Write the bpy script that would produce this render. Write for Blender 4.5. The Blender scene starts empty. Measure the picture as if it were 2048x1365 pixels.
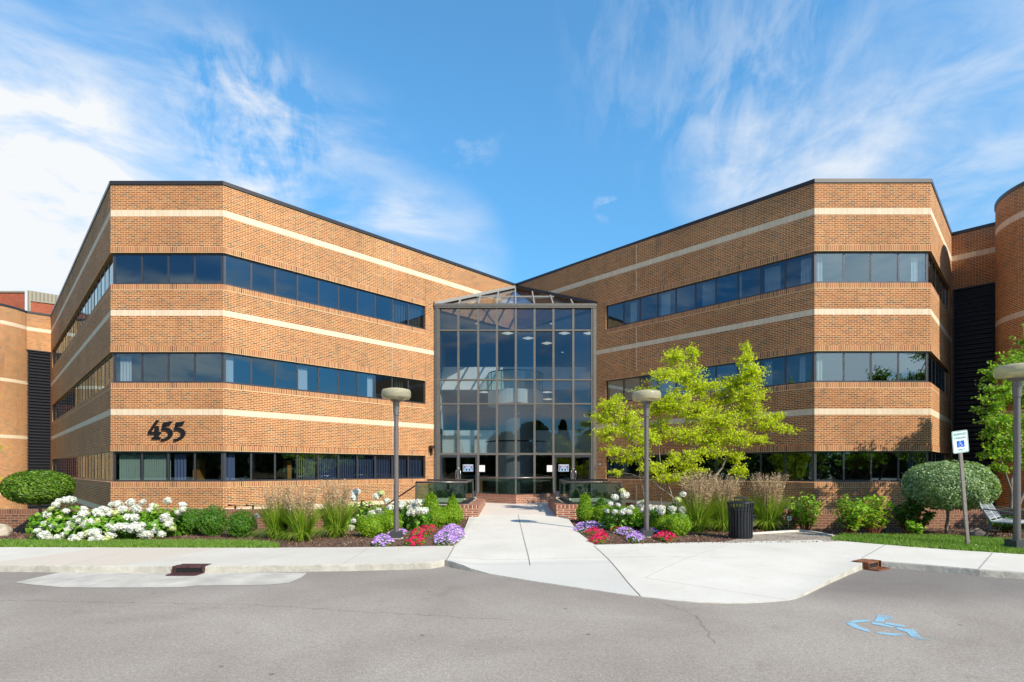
import bpy, bmesh, math, random
import numpy as np
from mathutils import Vector, Matrix
rnd = random.Random(7)
S = bpy.context.scene
COL = S.collection
R = math.radians
F = 1060.0; EYE = 1.71
def P(px, py, Y):            # photograph measure + distance -> metres
    return Vector(((px-1024)/F*Y, Y, EYE+(938-py)/F*Y))
def G(px, py, z=0.0):        # photograph measure on a level of known height
    Y = (EYE-z)*F/(py-938)
    return Vector(((px-1024)/F*Y, Y, z))
# ------------------------------------------------------------ camera, sky, sun
cam = bpy.data.cameras.new('camera'); co = bpy.data.objects.new('camera', cam); COL.objects.link(co)
co.location = (0, 0, EYE); co.rotation_euler = (R(90), 0, 0)
cam.sensor_width = 36; cam.lens = 36*F/2048; cam.shift_y = 255.5/2048
cam.clip_start = 0.05; cam.clip_end = 3000
S.camera = co
S.render.resolution_x = 1024; S.render.resolution_y = 682
S.view_settings.view_transform = 'Standard'; S.view_settings.look = 'None'
S.view_settings.exposure = 0.25; S.view_settings.gamma = 1
S.render.engine = 'CYCLES'
S.cycles.max_bounces = 8; S.cycles.transparent_max_bounces = 16; S.cycles.glossy_bounces = 4
S.cycles.caustics_reflective = False; S.cycles.caustics_refractive = False
SUN_EL = 38.0; SUN = Vector((0.68, -0.733, 0)).normalized()*math.cos(R(SUN_EL)); SUN.z = math.sin(R(SUN_EL))
sl = bpy.data.lights.new('sun', 'SUN'); sl.energy = 5.0; sl.angle = R(0.5); sl.color = (1.0, 0.925, 0.80)
so = bpy.data.objects.new('sun', sl); COL.objects.link(so); so.location = SUN*60
so.rotation_euler = SUN.to_track_quat('Z', 'Y').to_euler()

class NT:                     # tiny node helper
    def __init__(s, nt): s.nt = nt; s.n = nt.nodes; s.l = nt.links
    def new(s, t, **k):
        n = s.n.new(t)
        for a, v in k.items(): setattr(n, a, v)
        return n
    def link(s, a, b): s.l.new(a, b)
    def put(s, sock, v):
        if isinstance(v, bpy.types.NodeSocket): s.link(v, sock)
        else: sock.default_value = v
    def m(s, op, a, b=None, c=None, clamp=False):
        n = s.new('ShaderNodeMath', operation=op, use_clamp=clamp); s.put(n.inputs[0], a)
        if b is not None: s.put(n.inputs[1], b)
        if c is not None: s.put(n.inputs[2], c)
        return n.outputs[0]
    def vm(s, op, a, b=None, scale=None):
        n = s.new('ShaderNodeVectorMath', operation=op); s.put(n.inputs[0], a)
        if b is not None: s.put(n.inputs[1], b)
        if scale is not None: s.put(n.inputs['Scale'], scale)
        return n.outputs['Value'] if op in ('DOT_PRODUCT', 'LENGTH', 'DISTANCE') else n.outputs[0]
    def mr(s, v, a, b, c=0.0, d=1.0, smooth=True):
        n = s.new('ShaderNodeMapRange', interpolation_type='SMOOTHSTEP' if smooth else 'LINEAR')
        for k, x in enumerate((v, a, b, c, d)): s.put(n.inputs[k], x)
        return n.outputs[0]
    def noise(s, vec, scale, detail=4, rough=0.55, dist=0.0, out=0):
        n = s.new('ShaderNodeTexNoise'); s.put(n.inputs['Vector'], vec)
        n.inputs['Scale'].default_value = scale; n.inputs['Detail'].default_value = detail
        n.inputs['Roughness'].default_value = rough; n.inputs['Distortion'].default_value = dist
        return n.outputs[out]
    def mix(s, f, a, b, mode='MIX'):
        n = s.new('ShaderNodeMix', data_type='RGBA', blend_type=mode)
        s.put(n.inputs[0], f)
        for sock, v in ((n.inputs[6], a), (n.inputs[7], b)):
            if isinstance(v, (tuple, list)) and len(v) == 3: v = tuple(v)+(1,)
            s.put(sock, v)
        return n.outputs[2]
    def ramp(s, f, stops, interp='LINEAR'):
        n = s.new('ShaderNodeValToRGB'); s.put(n.inputs[0], f); cr = n.color_ramp; cr.interpolation = interp
        while len(cr.elements) < len(stops): cr.elements.new(0.5)
        for e, (p, c) in zip(cr.elements, stops):
            e.position = p; e.color = tuple(c)+(1,) if len(c) == 3 else c
        return n.outputs[0]
    def mapping(s, vec, loc=(0,0,0), rot=(0,0,0), sc=(1,1,1)):
        n = s.new('ShaderNodeMapping'); s.put(n.inputs[0], vec)
        n.inputs[1].default_value = loc; n.inputs[2].default_value = rot; n.inputs[3].default_value = sc
        return n.outputs[0]

W = bpy.data.worlds.new('World'); S.world = W; W.use_nodes = True
w = NT(W.node_tree); w.n.clear()
sky = w.new('ShaderNodeTexSky', sky_type='NISHITA'); sky.sun_disc = False
sky.sun_elevation = R(SUN_EL); sky.sun_rotation = math.atan2(SUN.x, SUN.y)
sky.air_density = 1.0; sky.dust_density = 0.6; sky.ozone_density = 2.0
tc = w.new('ShaderNodeTexCoord'); D = tc.outputs['Generated']
def smask(px, py, r0, r1, d=None):        # soft round patch of sky around a direction
    v = Vector(((px-1024)/F, 1, (938-py)/F)).normalized() if d is None else Vector(d).normalized()
    return w.mr(w.vm('DOT_PRODUCT', D, tuple(v)), math.cos(R(r1)), math.cos(R(r0)))
wis = w.noise(w.mapping(D, rot=(0.3, 0.5, 0.2), sc=(2.8, 2.8, 7.5)), 1.9, 10, 0.60, 0.4)
wis2 = w.noise(w.mapping(D, loc=(3.1, 1.7, 0.2), rot=(0.25, -0.75, 0.4), sc=(8.5, 3.4, 4.2)), 2.6, 10, 0.62, 0.45)
sD = w.new('ShaderNodeSeparateXYZ'); w.link(D, sD.inputs[0]); D_z = sD.outputs[2]
big2 = w.noise(w.mapping(D, loc=(2, 5, 1), sc=(1, 1, 2.6)), 4.2, 8, 0.6, 0.3)
big = w.noise(w.mapping(D, loc=(7, 2, 1), sc=(1, 1, 2.2)), 2.2, 7, 0.55, 0.2)
def mul(*a):
    r = a[0]
    for b in a[1:]: r = w.m('MULTIPLY', r, b)
    return r
def add(*a):
    r = a[0]
    for b in a[1:]: r = w.m('ADD', r, b)
    return r
def W1(a, b): return w.mr(wis, 0.32, 0.72, a, b)
def W2(a, b): return w.mr(wis2, 0.32, 0.74, a, b)
base = add(mul(smask(-200, 640, 10, 25), W1(0.5, 0.95)), mul(smask(130, 560, 5, 17), W1(0.2, 0.45)),
           mul(smask(60, 330, 2, 12), W1(-.03, .28)), mul(smask(480, 240, 1, 7), W1(-.05, .22)))
mid = add(mul(smask(500, 250, 1, 8), W2(-.25, 0.38)), mul(smask(350, 330, 3, 15), W1(0.05, 0.42)),
          mul(smask(860, 530, 1, 9), W1(0.2, 0.62)), mul(smask(650, 400, 2, 12), W1(0.0, 0.42)),
          mul(smask(930, 265, .3, 4), W1(-.3, 0.32)), mul(smask(1215, 415, .1, 1.6), W1(-.3, 0.6)))
rgt = add(mul(smask(1390, 80, 1, 13), W2(-.05, 0.18)), mul(smask(1590, 220, 1, 11), W2(0, 0.22)),
          mul(smask(1600, 330, 1, 9), W1(0.05, 0.34)), mul(smask(1450, 352, .5, 6), W1(0.05, 0.36)),
          mul(smask(1850, 300, 2, 12), W1(0.0, 0.36)), mul(smask(2150, 300, 5, 22), W1(0.05, 0.2)))
back = mul(w.mr(w.vm('DOT_PRODUCT', D, (0, -1, 0)), 0.0, 0.5),
           add(w.mr(big, 0.52, 0.70, 0.0, 0.35), mul(w.mr(D_z, 0.40, 0.22, 0, 1), w.mr(big2, 0.46, 0.60, 0.0, 0.95)), mul(smask(0, 0, 6, 17, (0.54, -0.78, 0.33)), W1(0.0, 0.95))))
dens = w.m('MAXIMUM', w.m('MINIMUM', add(base, mid, rgt, back), 1.0), 0.0)
skyc = w.mix(1.0, sky.outputs[0], (0.98, 1.84, 2.06), 'MULTIPLY')
sz = w.new('ShaderNodeSeparateXYZ'); w.link(D, sz.inputs[0])
skyc = w.vm('SCALE', skyc, scale=w.mr(sz.outputs[2], 0.15, 0.6, 0.82, 1.08))
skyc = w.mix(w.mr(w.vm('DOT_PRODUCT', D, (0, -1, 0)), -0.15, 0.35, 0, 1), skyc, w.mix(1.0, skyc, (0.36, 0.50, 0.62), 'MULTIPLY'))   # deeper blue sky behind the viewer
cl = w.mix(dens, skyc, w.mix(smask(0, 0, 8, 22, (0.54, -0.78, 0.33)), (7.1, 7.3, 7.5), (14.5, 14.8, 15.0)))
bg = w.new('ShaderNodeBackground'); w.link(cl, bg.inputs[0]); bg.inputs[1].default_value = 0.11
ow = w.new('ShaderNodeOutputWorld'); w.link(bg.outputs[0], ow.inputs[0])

# ------------------------------------------------------------ helpers
def mat(name):
    m = bpy.data.materials.new(name); m.use_nodes = True
    t = NT(m.node_tree); b = t.n['Principled BSDF']
    return m, t, b
def simple(name, col, rough=0.6, metal=0.0, nscale=0, namt=0.15, bump=0, spec=0.5):
    m, t, b = mat(name)
    c = tuple(col)+(1,)
    if nscale:
        tc = t.new('ShaderNodeTexCoord')
        f = t.noise(tc.outputs['Object'], nscale, 5, 0.6)
        k = t.mr(f, 0.3, 0.7, 1-namt, 1+namt, False)
        mm = t.vm('SCALE', tuple(col), scale=k)
        t.link(mm, b.inputs['Base Color'])
        if bump:
            bn = t.new('ShaderNodeBump'); bn.inputs['Strength'].default_value = bump; bn.inputs['Distance'].default_value = 0.01
            t.link(f, bn.inputs['Height']); t.link(bn.outputs[0], b.inputs['Normal'])
    else: b.inputs['Base Color'].default_value = c
    b.inputs['Roughness'].default_value = rough; b.inputs['Metallic'].default_value = metal
    b.inputs['Specular IOR Level'].default_value = spec
    return m

class MB:
    def __init__(s): s.v = []; s.f = []; s.uv = []; s.mi = []; s.cur = 0
    def face(s, pts, uvs=None):
        i = len(s.v); s.v += [tuple(p) for p in pts]; s.f.append(tuple(range(i, i+len(pts))))
        s.uv += list(uvs) if uvs else [(p[0], p[2]) for p in pts]; s.mi.append(s.cur)
    def box(s, c, d, rz=0.0, M=None):
        hx, hy, hz = d[0]/2, d[1]/2, d[2]/2
        cs = [Vector((x*hx, y*hy, z*hz)) for z in (-1, 1) for y in (-1, 1) for x in (-1, 1)]
        rot = M if M is not None else Matrix.Rotation(rz, 3, 'Z')
        cs = [rot @ p + Vector(c) for p in cs]
        for q in ((0,2,3,1),(4,5,7,6),(0,1,5,4),(2,6,7,3),(0,4,6,2),(1,3,7,5)):
            s.face([cs[k] for k in q])
    def bar(s, a, b, wd, hd, up=Vector((0,0,1))):     # rectangular bar between two points
        a, b = Vector(a), Vector(b); d = (b-a); L = d.length; d.normalize()
        if abs(d.dot(up)) > 0.98: up = Vector((0, 1, 0))
        x = d.cross(up).normalized(); z = x.cross(d).normalized()
        s.box((a+b)/2, (wd, L, hd), M=Matrix((x, d, z)).transposed())
    def tube(s, pts, rad, n=8, cap=True):
        pts = [Vector(p) for p in pts]; rad = rad if isinstance(rad, (list, tuple)) else [rad]*len(pts)
        rings = []; x = None
        for k, p in enumerate(pts):
            d = (pts[min(k+1, len(pts)-1)]-pts[max(k-1, 0)])
            d = d.normalized() if d.length > 1e-9 else Vector((0,0,1))
            if x is None: x = d.orthogonal().normalized()
            else:
                x = x-d*x.dot(d)
                x = x.normalized() if x.length > 1e-6 else d.orthogonal().normalized()
            y = d.cross(x)
            rings.append([p+(x*math.cos(2*math.pi*j/n)+y*math.sin(2*math.pi*j/n))*rad[k] for j in range(n)])
        i0 = len(s.v)
        for r_ in rings: s.v += [tuple(p) for p in r_]
        for k in range(len(rings)-1):
            for j in range(n):
                a = i0+k*n+j; b = i0+k*n+(j+1) % n
                s.f.append((a, b, b+n, a+n)); s.mi.append(s.cur)
                s.uv += [(j/n, k), ((j+1)/n, k), ((j+1)/n, k+1), (j/n, k+1)]
        if cap:
            for base, rev in ((i0, True), (i0+(len(rings)-1)*n, False)):
                q = tuple(range(base, base+n)); q = q[::-1] if rev else q
                s.f.append(q); s.mi.append(s.cur); s.uv += [(0, 0)]*n
    def lathe(s, prof, n=24, c=(0,0,0)):              # profile of (r, z)
        i0 = len(s.v)
        for r_, z in prof:
            for j in range(n):
                a = 2*math.pi*j/n; s.v.append((c[0]+r_*math.cos(a), c[1]+r_*math.sin(a), c[2]+z))
        for k in range(len(prof)-1):
            for j in range(n):
                a = i0+k*n+j; b = i0+k*n+(j+1) % n
                s.f.append((a, b, b+n, a+n)); s.mi.append(s.cur)
                s.uv += [(j/n, k), ((j+1)/n, k), ((j+1)/n, k+1), (j/n, k+1)]
    def prism(s, poly, z0, z1, top=True, bottom=True):   # poly of (x,y), counter clockwise
        n = len(poly)
        if top: s.face([(p[0], p[1], z1) for p in poly], [(p[0], p[1]) for p in poly])
        if bottom: s.face([(p[0], p[1], z0) for p in poly][::-1], [(p[0], p[1]) for p in poly][::-1])
        u = 0
        for k in range(n):
            a, b = poly[k], poly[(k+1) % n]; L = math.dist(a[:2], b[:2])
            s.face([(a[0],a[1],z0),(b[0],b[1],z0),(b[0],b[1],z1),(a[0],a[1],z1)], [(u,z0),(u+L,z0),(u+L,z1),(u,z1)]); u += L
    def build(s, name, m, parent=None, smooth=False, loc=None, weld=False, bevel=0):
        me = bpy.data.meshes.new(name); me.from_pydata(s.v, [], s.f)
        ul = me.uv_layers.new(name='UVMap'); ul.data.foreach_set('uv', [c for q in s.uv for c in q])
        for mm in (m if isinstance(m, (list, tuple)) else [m]): me.materials.append(mm)
        me.polygons.foreach_set('material_index', s.mi)
        if weld:
            bm = bmesh.new(); bm.from_mesh(me); bmesh.ops.remove_doubles(bm, verts=bm.verts, dist=1e-5); bm.to_mesh(me); bm.free()
        if smooth: me.polygons.foreach_set('use_smooth', [True]*len(me.polygons))
        me.update()
        o = bpy.data.objects.new(name, me); COL.objects.link(o)
        if loc is not None: o.location = loc
        if parent is not None: attach(o, parent)
        if bevel:
            bv = o.modifiers.new('bevel', 'BEVEL'); bv.width = bevel; bv.segments = 2; bv.limit_method = 'ANGLE'
        return o
ROOTW = set()
def attach(o, parent):
    o.parent = parent
    if parent.name in ROOTW: o.location = -parent.location; ROOTW_child.add(o.name)
ROOTW_child = set()
def tag(o, label=None, cat=None, group=None, kind=None):
    if label: o['label'] = label
    if cat: o['category'] = cat
    if group: o['group'] = group
    if kind: o['kind'] = kind
    return o
def thing(name, label, cat, loc=(0,0,0), rz=0, group=None, world=False):
    o = bpy.data.objects.new(name, None); COL.objects.link(o); o.empty_display_size = 0.2
    o.location = loc; o.rotation_euler = (0, 0, rz); tag(o, label, cat, group)
    if world: ROOTW.add(o.name)                   # its parts are given in world metres
    return o
def struct(o): o['kind'] = 'structure'; return o
def kids(o): return [c for c in bpy.data.objects if c.parent == o]
def copy_tree(o, parent=None, loc=None, rz=None, label=None, group=None, scale=None):
    c = o.copy(); COL.objects.link(c)
    if parent is not None: c.parent = parent
    if loc is not None: c.location = loc
    if rz is not None: c.rotation_euler = (0, 0, rz)
    if scale is not None: c.scale = scale
    if label: c['label'] = label
    if group: c['group'] = group
    for ch in kids(o): copy_tree(ch, c)
    return c
def arrmesh(name, V, Fc, m, parent=None, smooth=False, mi=None):
    k = Fc.shape[1]; me = bpy.data.meshes.new(name)
    me.vertices.add(len(V)); me.vertices.foreach_set('co', V.astype(np.float32).ravel())
    me.loops.add(Fc.size); me.loops.foreach_set('vertex_index', Fc.astype(np.int32).ravel())
    me.polygons.add(len(Fc)); me.polygons.foreach_set('loop_start', np.arange(0, Fc.size, k, dtype=np.int32))
    me.polygons.foreach_set('loop_total', np.full(len(Fc), k, dtype=np.int32))
    for mm in (m if isinstance(m, (list, tuple)) else [m]): me.materials.append(mm)
    if mi is not None: me.polygons.foreach_set('material_index', mi.astype(np.int32))
    me.update(calc_edges=True); me.validate()
    o = bpy.data.objects.new(name, me); COL.objects.link(o)
    if parent is not None: attach(o, parent)
    return o
def unit(a): return a/np.maximum(np.linalg.norm(a, axis=-1, keepdims=True), 1e-9)
def leaf_arrays(pts, size, rng, asp=0.6, up=0.6, out=None, fold=0.25, droop=0.0):
    """folded four-point leaves; out = preferred normals"""
    n = len(pts); nm = rng.normal(size=(n, 3))
    if out is not None: nm = nm*0.55+out*0.9
    nm[:, 2] += up; nm = unit(nm)
    d = rng.normal(size=(n, 3)); d[:, 2] -= droop; d = unit(d-nm*(d*nm).sum(1, keepdims=True)); sd = np.cross(nm, d)
    L = (size*rng.uniform(0.65, 1.3, n))[:, None]; Wd = L*asp*0.5
    b = pts-d*L*0.5; t = pts+d*L*0.5; c = pts-d*L*0.08+nm*L*fold*0.0
    l = c+sd*Wd+nm*L*fold*0.5; r_ = c-sd*Wd+nm*L*fold*0.5
    V = np.stack([b, r_, t, l], 1).reshape(-1, 3)
    i = np.arange(n)*4
    Fc = np.concatenate([np.stack([i, i+1, i+2], 1), np.stack([i, i+2, i+3], 1)], 0)
    return V, Fc
def joinarr(parts):
    Vs = []; Fs = []; mi = []; o = 0
    for k, (V, Fc) in enumerate(parts):
        Vs.append(V); Fs.append(Fc+o); mi.append(np.full(len(Fc), k)); o += len(V)
    return np.concatenate(Vs), np.concatenate(Fs), np.concatenate(mi)
def leafmat(name, stops, rough=0.5, trans=0.35, tcol=None, spec=0.4):
    m, t, b = mat(name)
    g = t.new('ShaderNodeNewGeometry')
    c = t.ramp(g.outputs['Random Per Island'], stops)
    t.link(c, b.inputs['Base Color']); b.inputs['Roughness'].default_value = rough
    b.inputs['Specular IOR Level'].default_value = spec
    tr = t.new('ShaderNodeBsdfTranslucent'); cc = t.mix(1.0, c, tcol or (1.3, 1.35, 0.6), 'MULTIPLY'); t.link(cc, tr.inputs[0])
    mx = t.new('ShaderNodeMixShader'); mx.inputs[0].default_value = trans
    t.link(b.outputs[0], mx.inputs[1]); t.link(tr.outputs[0], mx.inputs[2])
    t.link(mx.outputs[0], t.n['Material Output'].inputs[0])
    return m
def textmesh(txt, size, ext, m, parent, M, off=0.0, name='lettering', align='CENTER', space=1.0):
    cu = bpy.data.curves.new('t', 'FONT'); cu.body = txt; cu.size = size; cu.extrude = ext; cu.offset = off
    cu.align_x = align; cu.align_y = 'CENTER'; cu.space_character = space
    o = bpy.data.objects.new('t', cu); COL.objects.link(o); bpy.context.view_layer.update()
    me = bpy.data.meshes.new_from_object(o.evaluated_get(bpy.context.evaluated_depsgraph_get()))
    bpy.data.objects.remove(o); me.transform(M); me.materials.clear(); me.materials.append(m)
    r_ = bpy.data.objects.new(name, me); COL.objects.link(r_)
    if parent is not None: attach(r_, parent)
    return r_

# ------------------------------------------------------------ materials
def brickmat(name, bw, rh, stops, mortar=(0.85, 0.65, 0.35), mt=0.0125, swap=False, offs=0.5, stain=True):
    m, t, b = mat(name)
    uv = t.new('ShaderNodeUVMap'); sx = t.new('ShaderNodeSeparateXYZ'); t.link(uv.outputs[0], sx.inputs[0])
    u, v = (sx.outputs[1], sx.outputs[0]) if swap else (sx.outputs[0], sx.outputs[1])
    rv = t.m('DIVIDE', v, rh); row = t.m('FLOOR', rv); fy = t.m('SUBTRACT', rv, row)
    odd = t.m('FLOORED_MODULO', row, 2.0)
    ux = t.m('ADD', t.m('DIVIDE', u, bw), t.m('MULTIPLY', odd, offs)); col = t.m('FLOOR', ux); fx = t.m('SUBTRACT', ux, col)
    ex = mt/bw; ey = mt/rh
    mo = t.m('MAXIMUM', t.m('LESS_THAN', fx, ex), t.m('LESS_THAN', fy, ey))
    cb = t.new('ShaderNodeCombineXYZ'); t.link(col, cb.inputs[0]); t.link(row, cb.inputs[1])
    wn = t.new('ShaderNodeTexWhiteNoise', noise_dimensions='2D'); t.link(cb.outputs[0], wn.inputs['Vector'])
    bc = t.ramp(wn.outputs[0], stops, 'LINEAR')
    tc = t.new('ShaderNodeTexCoord'); ob = tc.outputs['Object']
    fine = t.noise(ob, 60, 3, 0.6); bc = t.mix(1.0, bc, t.ramp(fine, [(0.3, (0.82,)*3), (0.7, (1.15,)*3)]), 'MULTIPLY')
    mc = t.mix(t.noise(ob, 3, 3), tuple(x*0.9 for x in mortar), tuple(min(1, x*1.08) for x in mortar))
    c = t.mix(mo, bc, mc)
    if stain:
        big = t.noise(ob, 0.35, 4, 0.6); c = t.mix(1.0, c, t.ramp(big, [(0.3, (0.84, 0.81, 0.80)), (0.7, (1.12, 1.11, 1.10))]), 'MULTIPLY')
        stv = t.new('ShaderNodeCombineXYZ'); t.link(t.m('MULTIPLY', sx.outputs[0], 1.1), stv.inputs[0]); t.link(t.m('MULTIPLY', sx.outputs[1], 0.12), stv.inputs[1])
        st = t.noise(stv.outputs[0], 2.2, 5, 0.7); c = t.mix(t.mr(st, 0.52, 0.74, 0, 0.55), c, (0.2, 0.12, 0.07))
    t.link(c, b.inputs['Base Color']); b.inputs['Roughness'].default_value = 0.85; b.inputs['Specular IOR Level'].default_value = 0.25
    hb = t.m('SUBTRACT', 1.0, mo); bp = t.new('ShaderNodeBump'); bp.inputs['Distance'].default_value = 0.006; bp.inputs['Strength'].default_value = 0.7
    t.link(t.m('ADD', hb, t.m('MULTIPLY', fine, 0.3)), bp.inputs['Height']); t.link(bp.outputs[0], b.inputs['Normal'])
    return m
BST = [(0.0, (0.19, 0.11, 0.07)), (0.05, (0.22, 0.105, 0.055)), (0.16, (0.29, 0.10, 0.043)), (0.3, (0.37, 0.122, 0.040)),
       (0.55, (0.44, 0.155, 0.049)), (0.78, (0.34, 0.106, 0.038)), (0.92, (0.46, 0.19, 0.075)), (1.0, (0.32, 0.16, 0.08))]
SST = [(0.0, (0.14, 0.07, 0.045)), (0.08, (0.28, 0.10, 0.045)), (0.35, (0.42, 0.15, 0.06)), (0.7, (0.46, 0.19, 0.08)), (1.0, (0.33, 0.12, 0.055))]
LST = [(0.0, (0.09, 0.05, 0.04)), (0.1, (0.18, 0.075, 0.045)), (0.5, (0.26, 0.11, 0.066)), (1.0, (0.20, 0.085, 0.055))]
M_brick = brickmat('brick running bond', 0.2032, 0.0677, BST)
M_sold = brickmat('brick soldier course', 0.0677, 0.2200, SST, offs=0.0, stain=False)
M_low = brickmat('red brick low wall', 0.2032, 0.0677, LST, mortar=(0.42, 0.31, 0.2))
M_lowtop = brickmat('red brick rowlock cap', 0.0677, 0.4, LST, mortar=(0.42, 0.31, 0.2), offs=0.0)
M_ent = brickmat('entrance red brick', 0.2032, 0.0677, [(0.0, (0.22, 0.08, 0.05)), (0.5, (0.36, 0.13, 0.08)), (1, (0.30, 0.10, 0.06))], mortar=(0.66, 0.55, 0.4), stain=False)
def bandmat():
    m, t, b = mat('cream stone band')
    uv = t.new('ShaderNodeUVMap'); sx = t.new('ShaderNodeSeparateXYZ'); t.link(uv.outputs[0], sx.inputs[0])
    uu = t.m('DIVIDE', sx.outputs[0], 0.213); fl = t.m('FLOOR', uu); fr = t.m('SUBTRACT', uu, fl)
    wn = t.new('ShaderNodeTexWhiteNoise', noise_dimensions='1D'); t.link(fl, wn.inputs['W'])
    c = t.ramp(wn.outputs[0], [(0, (0.68, 0.54, 0.37)), (0.5, (0.76, 0.61, 0.43)), (1, (0.72, 0.57, 0.40))])
    tc = t.new('ShaderNodeTexCoord'); c = t.mix(1.0, c, t.ramp(t.noise(tc.outputs['Object'], 25, 4), [(0.3, (0.93,)*3), (0.7, (1.05,)*3)]), 'MULTIPLY')
    c = t.mix(t.m('LESS_THAN', fr, 0.04), c, (0.45, 0.35, 0.23))
    t.link(c, b.inputs['Base Color']); b.inputs['Roughness'].default_value = 0.8
    return m
M_band = bandmat()
M_cope = simple('dark bronze coping', (0.05, 0.042, 0.04), 0.32, 0.35)
M_frame = simple('dark bronze window frame', (0.075, 0.074, 0.082), 0.33, 0.5)
M_curt = simple('weathered bronze curtain mullion', (0.155, 0.14, 0.12), 0.5, 0.35, 6, 0.12)
M_sky = simple('light grey skylight frame', (0.34, 0.32, 0.29), 0.5, 0.3)
M_door = simple('charcoal door frame', (0.045, 0.048, 0.058), 0.4, 0.3)
M_rail = simple('bronze hand rail', (0.22, 0.19, 0.17), 0.35, 0.6)
M_int = simple('interior painted wall', (0.42, 0.43, 0.42), 0.8, 0, 1.5, 0.05)
M_intw = simple('white interior parapet', (0.88, 0.88, 0.84), 0.7)
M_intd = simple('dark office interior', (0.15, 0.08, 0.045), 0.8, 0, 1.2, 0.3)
M_carp = simple('carpet', (0.10, 0.10, 0.11), 0.95)
M_ceil = simple('ceiling tile', (0.35, 0.35, 0.35), 0.9)
M_roof = simple('flat roof', (0.25, 0.25, 0.25), 0.9)
M_louv = simple('black metal louver', (0.030, 0.030, 0.036), 0.4, 0.4)
M_white = simple('white paint', (0.78, 0.78, 0.76), 0.5)
M_blindg = simple('pale green blind', (0.50, 0.60, 0.50), 0.7)
M_blindb = simple('slate blue blind', (0.20, 0.24, 0.42), 0.7)
M_curtain = simple('white curtain', (0.70, 0.74, 0.76), 0.8)
M_wood = simple('orange wood furniture', (0.55, 0.24, 0.05), 0.5)
M_blk = simple('black metal', (0.012, 0.012, 0.014), 0.35, 0.3)
def glassmat(name, tint, ior, refl=(1, 1, 1), rough=0.0, bump=0.0):
    m, t, b = mat(name); t.n.remove(b)
    tr = t.new('ShaderNodeBsdfTransparent'); tr.inputs[0].default_value = tuple(tint)+(1,)
    gl = t.new('ShaderNodeBsdfGlossy'); gl.inputs[0].default_value = tuple(refl)+(1,); gl.inputs['Roughness'].default_value = rough
    fr = t.new('ShaderNodeFresnel'); fr.inputs[0].default_value = ior
    g = t.new('ShaderNodeNewGeometry')          # same reflectance from either side
    mx = t.new('ShaderNodeMixShader')
    lw = t.new('ShaderNodeLayerWeight'); n0 = ((ior-1)/(ior+1))**2
    f5 = t.m('POWER', lw.outputs['Facing'], 5.0); fac = t.m('ADD', n0, t.m('MULTIPLY', f5, 1-n0))
    t.n.remove(fr); t.n.remove(g)
    t.link(fac, mx.inputs[0]); t.link(tr.outputs[0], mx.inputs[1]); t.link(gl.outputs[0], mx.inputs[2])
    g_ = t.new('ShaderNodeNewGeometry'); rv_ = t.mr(g_.outputs['Random Per Island'], 0, 1, 0.72, 1.12, False)
    t.link(t.vm('SCALE', tuple(refl), scale=rv_), gl.inputs[0])
    if bump:
        tc = t.new('ShaderNodeTexCoord'); bn = t.new('ShaderNodeBump'); bn.inputs['Strength'].default_value = bump; bn.inputs['Distance'].default_value = 0.02
        t.link(t.noise(tc.outputs['Object'], 0.9, 1, 0.4), bn.inputs['Height']); t.link(bn.outputs[0], gl.inputs['Normal'])
    t.link(mx.outputs[0], t.n['Material Output'].inputs[0])
    return m
M_glass = glassmat('tinted office glass', (0.50, 0.56, 0.58), 2.5, (0.62, 0.86, 1.0), 0, 0.05)
M_cglass = glassmat('tinted atrium glass', (0.47, 0.54, 0.57), 2.1, (0.78, 0.88, 1.0), 0, 0.05)
M_sglass = glassmat('skylight glass', (0.75, 0.78, 0.78), 2.2, (0.8, 0.9, 1.0))
M_rglass = glassmat('green railing glass', (0.52, 0.66, 0.60), 1.75, (0.85, 1.0, 0.95))
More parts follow.
